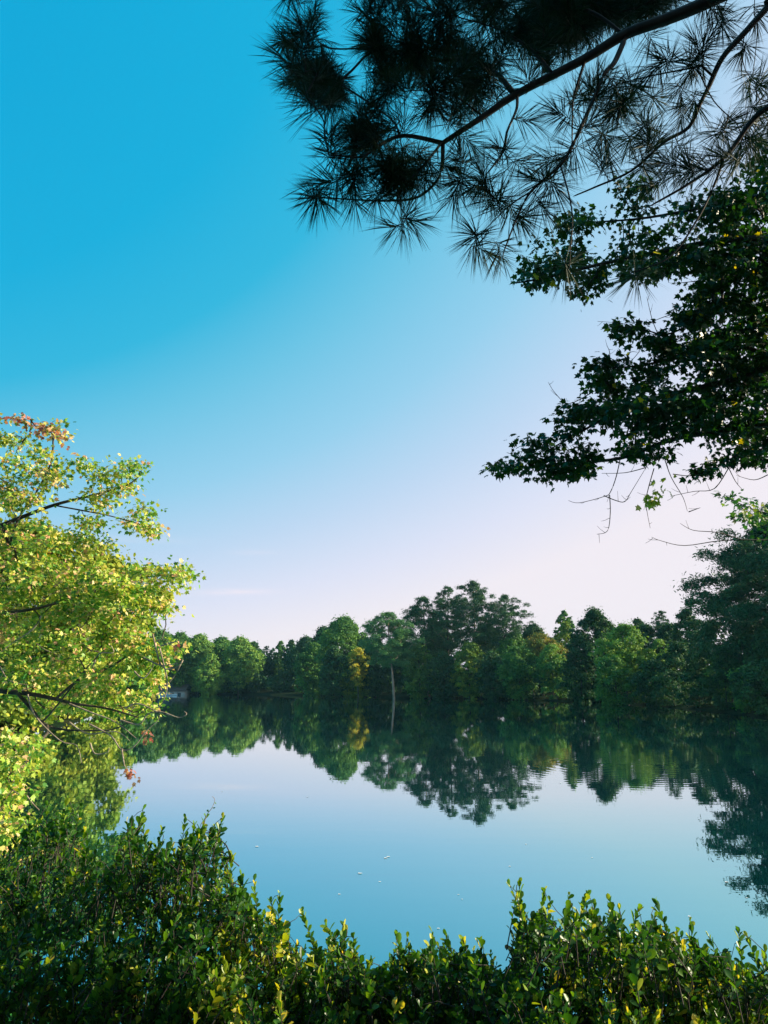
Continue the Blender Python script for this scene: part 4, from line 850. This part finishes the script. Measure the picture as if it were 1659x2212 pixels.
for (x0, x1, D0, D1, n_, lab, sd_) in SH:
    n_ = int(n_ * 1.65)
    rng = np.random.default_rng(300 + sd_); cxp = (x0 + x1) / 2; Dm = (D0 + D1) / 2; bx_ = XG(cxp, Dm + .4, 2000); by_ = Dm + .3; bz_ = gz(bx_, by_)
    e = empty('shrub', (bx_, by_, bz_), lab, 'shrub', GS)
    T = []; S = []
    # edge shoots
    xs = np.linspace(x0 + 4, x1 - 4, int((x1 - x0) / 12))
    for x_ in xs:
        for rep in range(3):
            xx = x_ + rng.normal() * 3; y_ = rim(xx) + (16, 32, 50)[rep] + abs(rng.normal()) * (14, 8, 8)[rep]; T.append(P(xx, y_, Dm + rng.normal() * .18)); S.append(1.0 if rep else .9)
    for (lx, ly) in LEAD:
        if x0 <= lx < x1 - 18 or (x0 > 1500 and lx > x0): T.append(P(lx, ly, Dm + rng.normal() * .1)); S.append(2.0)
    k_ = 0
    while k_ < n_:
        xx = rng.uniform(x0, x1); r_ = max(rim(xx) + 30, min(rim(xx + q_) for q_ in (-30, 0, 30)) + 75 - 20 * rng.random()); yy = r_ + (2330 - r_) * rng.uniform(0, 1) ** 1.05; dd = rng.uniform(0, 1)
        # shoots nearer the water sit lower behind
        T.append(P(xx, yy, D1 - (D1 - D0) * np.clip((yy - r_) / 330 + rng.normal() * .22, 0, 1))); S.append(1.0); k_ += 1
    T = np.array(T)
    roots = [np.array([bx_ + rng.normal() * .12 + (x1 - x0) / FPX * Dm * f_, by_ + rng.normal() * .1, bz_ - .1]) for f_ in (-.3, -.1, .1, .3)]
    Nn = []; Pp = []
    for r_ in roots:
        prev = -1
        for k2 in range(4): Nn.append(r_ + np.array([rng.normal() * .03, rng.normal() * .03, .12 * k2])); Pp.append(prev); prev = len(Nn) - 1
    N, Pn, tips, dirs = grow(Nn, Pp, T, seg=.12, rng=rng, wob=.05)
    mbs = MB(); mbl = MB()
    skin(mbs, N, Pn, .0016, .42, None, rmax=.02)
    hot = rng.uniform(x0, x1)
    for t_, d_, s_ in zip(T, dirs, S):
        if s_ == 2.0:
            d2 = norm(np.array([rng.normal() * .22, rng.normal() * .2, 1.0])); tp = t_ - d2 * .0
            shoot(mbl, mbs, rng, tp, d2, 20, .047, rng.uniform(.20, .28), .04); continue
        d2 = norm(np.array([0, 0, 1.0]) + d_ * .35 + rng.normal(size=3) * np.array([.35, .35, .15]))
        shoot(mbl, mbs, rng, t_, d2, int(rng.uniform(10, 16)), rng.uniform(.036, .052) * s_, rng.uniform(.09, .17), rng.normal() * .14 + (.11 if ((t_[0] + .58) / .22) ** 2 + ((t_[2] - 1.28) / .16) ** 2 < 1 or ((t_[0] - 1.2) / .55) ** 2 + ((t_[2] - 1.12) / .2) ** 2 < 1 else -.05))  # sun patches put into leaf tint: two ovals yellower, the rest darker
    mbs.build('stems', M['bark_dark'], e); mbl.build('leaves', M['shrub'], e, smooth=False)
# thin vine tip above the ragged shrub
e = empty('vine', P(440, 1790, 4.0), 'thin curling vine tip rising over the ragged shrub', 'vine')
mb = MB(); n_ = []; p_ = []; f_ = {}; limb_nodes(n_, p_, f_, [(436, 1830, 4), (440, 1790, 4), (446, 1762, 4), (458, 1745, 4), (464, 1728, 4), (458, 1720, 4)], .0022, .0010); tube(mb, n_, [f_[k_] for k_ in range(len(n_))], 4); mb.build('stem', M['bark_pale'], e)
mb = MB(); rng = np.random.default_rng(8)
pp = np.array([n_[k_] for k_ in (6, 9, 12, 15, 18)]); instances(mb, OVAL[0], OVAL[1], pp, rdir(rng, 5), rdir(rng, 5), np.full(5, .018), np.full(5, .5)); mb.build('leaves', M['shrub'], e)

# ------------------------------------------------------------------ pale flecks floating on the water
M['fleck'] = plain('pale_petal', (.88, .86, .86), .6)
FL = [(555, 1829, 1.3), (833, 1854, 1.2), (839, 1851, 1.1), (777, 1887, 1.4), (820, 1905, .8), (733, 1932, .8), (1101, 1872, .8), (947, 2006, .9), (1191, 1993, .8), (1489, 1980, 1.0), (1570, 1906, 1.0), (1136, 1824, .6), (1613, 1940, .6), (1279, 1853, .6), (990, 1933, .6), (998, 1943, .5), (1211, 1692, .9), (1102, 1733, .6), (664, 1722, .7), (480, 1710, .6)]
rng = np.random.default_rng(3)
for (px, py, s_) in FL:
    w_ = onwater(px, py); r_ = float(np.hypot(*w_)) * .0016 * s_; mb = MB(); n = 9
    a = np.linspace(0, 2 * pi, n, endpoint=False); rr = r_ * rng.uniform(.55, 1.1, n)
    ring = np.stack([w_[0] + np.cos(a) * rr * 1.5, w_[1] + np.sin(a) * rr, .004 + rng.uniform(.02, .18, n) * r_], 1)
    V = np.vstack([ring, [[w_[0], w_[1], .004]], ring - [0, 0, .0015], [[w_[0], w_[1], .002]]])
    mb.add(V, [[k_, (k_ + 1) % n, n] for k_ in range(n)] + [[n + 1 + (k_ + 1) % n, n + 1 + k_, 2 * n + 1] for k_ in range(n)])
    o = mb.build('floating_petal', M['fleck']); c_ = Vector((float(w_[0]), float(w_[1]), 0)); o.data.transform(Matrix.Translation(-c_)); o.location = c_
    o['label'] = 'tiny pale petal floating on the open lake water'; o['category'] = 'petal'; o['group'] = 'pale petals adrift on the water'
print('SCENE BUILT', sum(len(o.data.polygons) for o in bpy.data.objects if o.type == 'MESH'))

m, nt = newmat('thin_morning_haze')
pv = nn(nt, 'ShaderNodeVolumePrincipled'); pv.inputs['Color'].default_value = (.35, .80, 1, 1); pv.inputs['Density'].default_value = .00012; pv.inputs['Anisotropy'].default_value = .2
o = nn(nt, 'ShaderNodeOutputMaterial'); nt.links.new(pv.outputs[0], o.inputs['Volume'])
mb = MB(); box(mb, (0, 300, 15.5), (3200, 2600, 40)); ho = mb.build('haze', m); ho['kind'] = 'stuff'
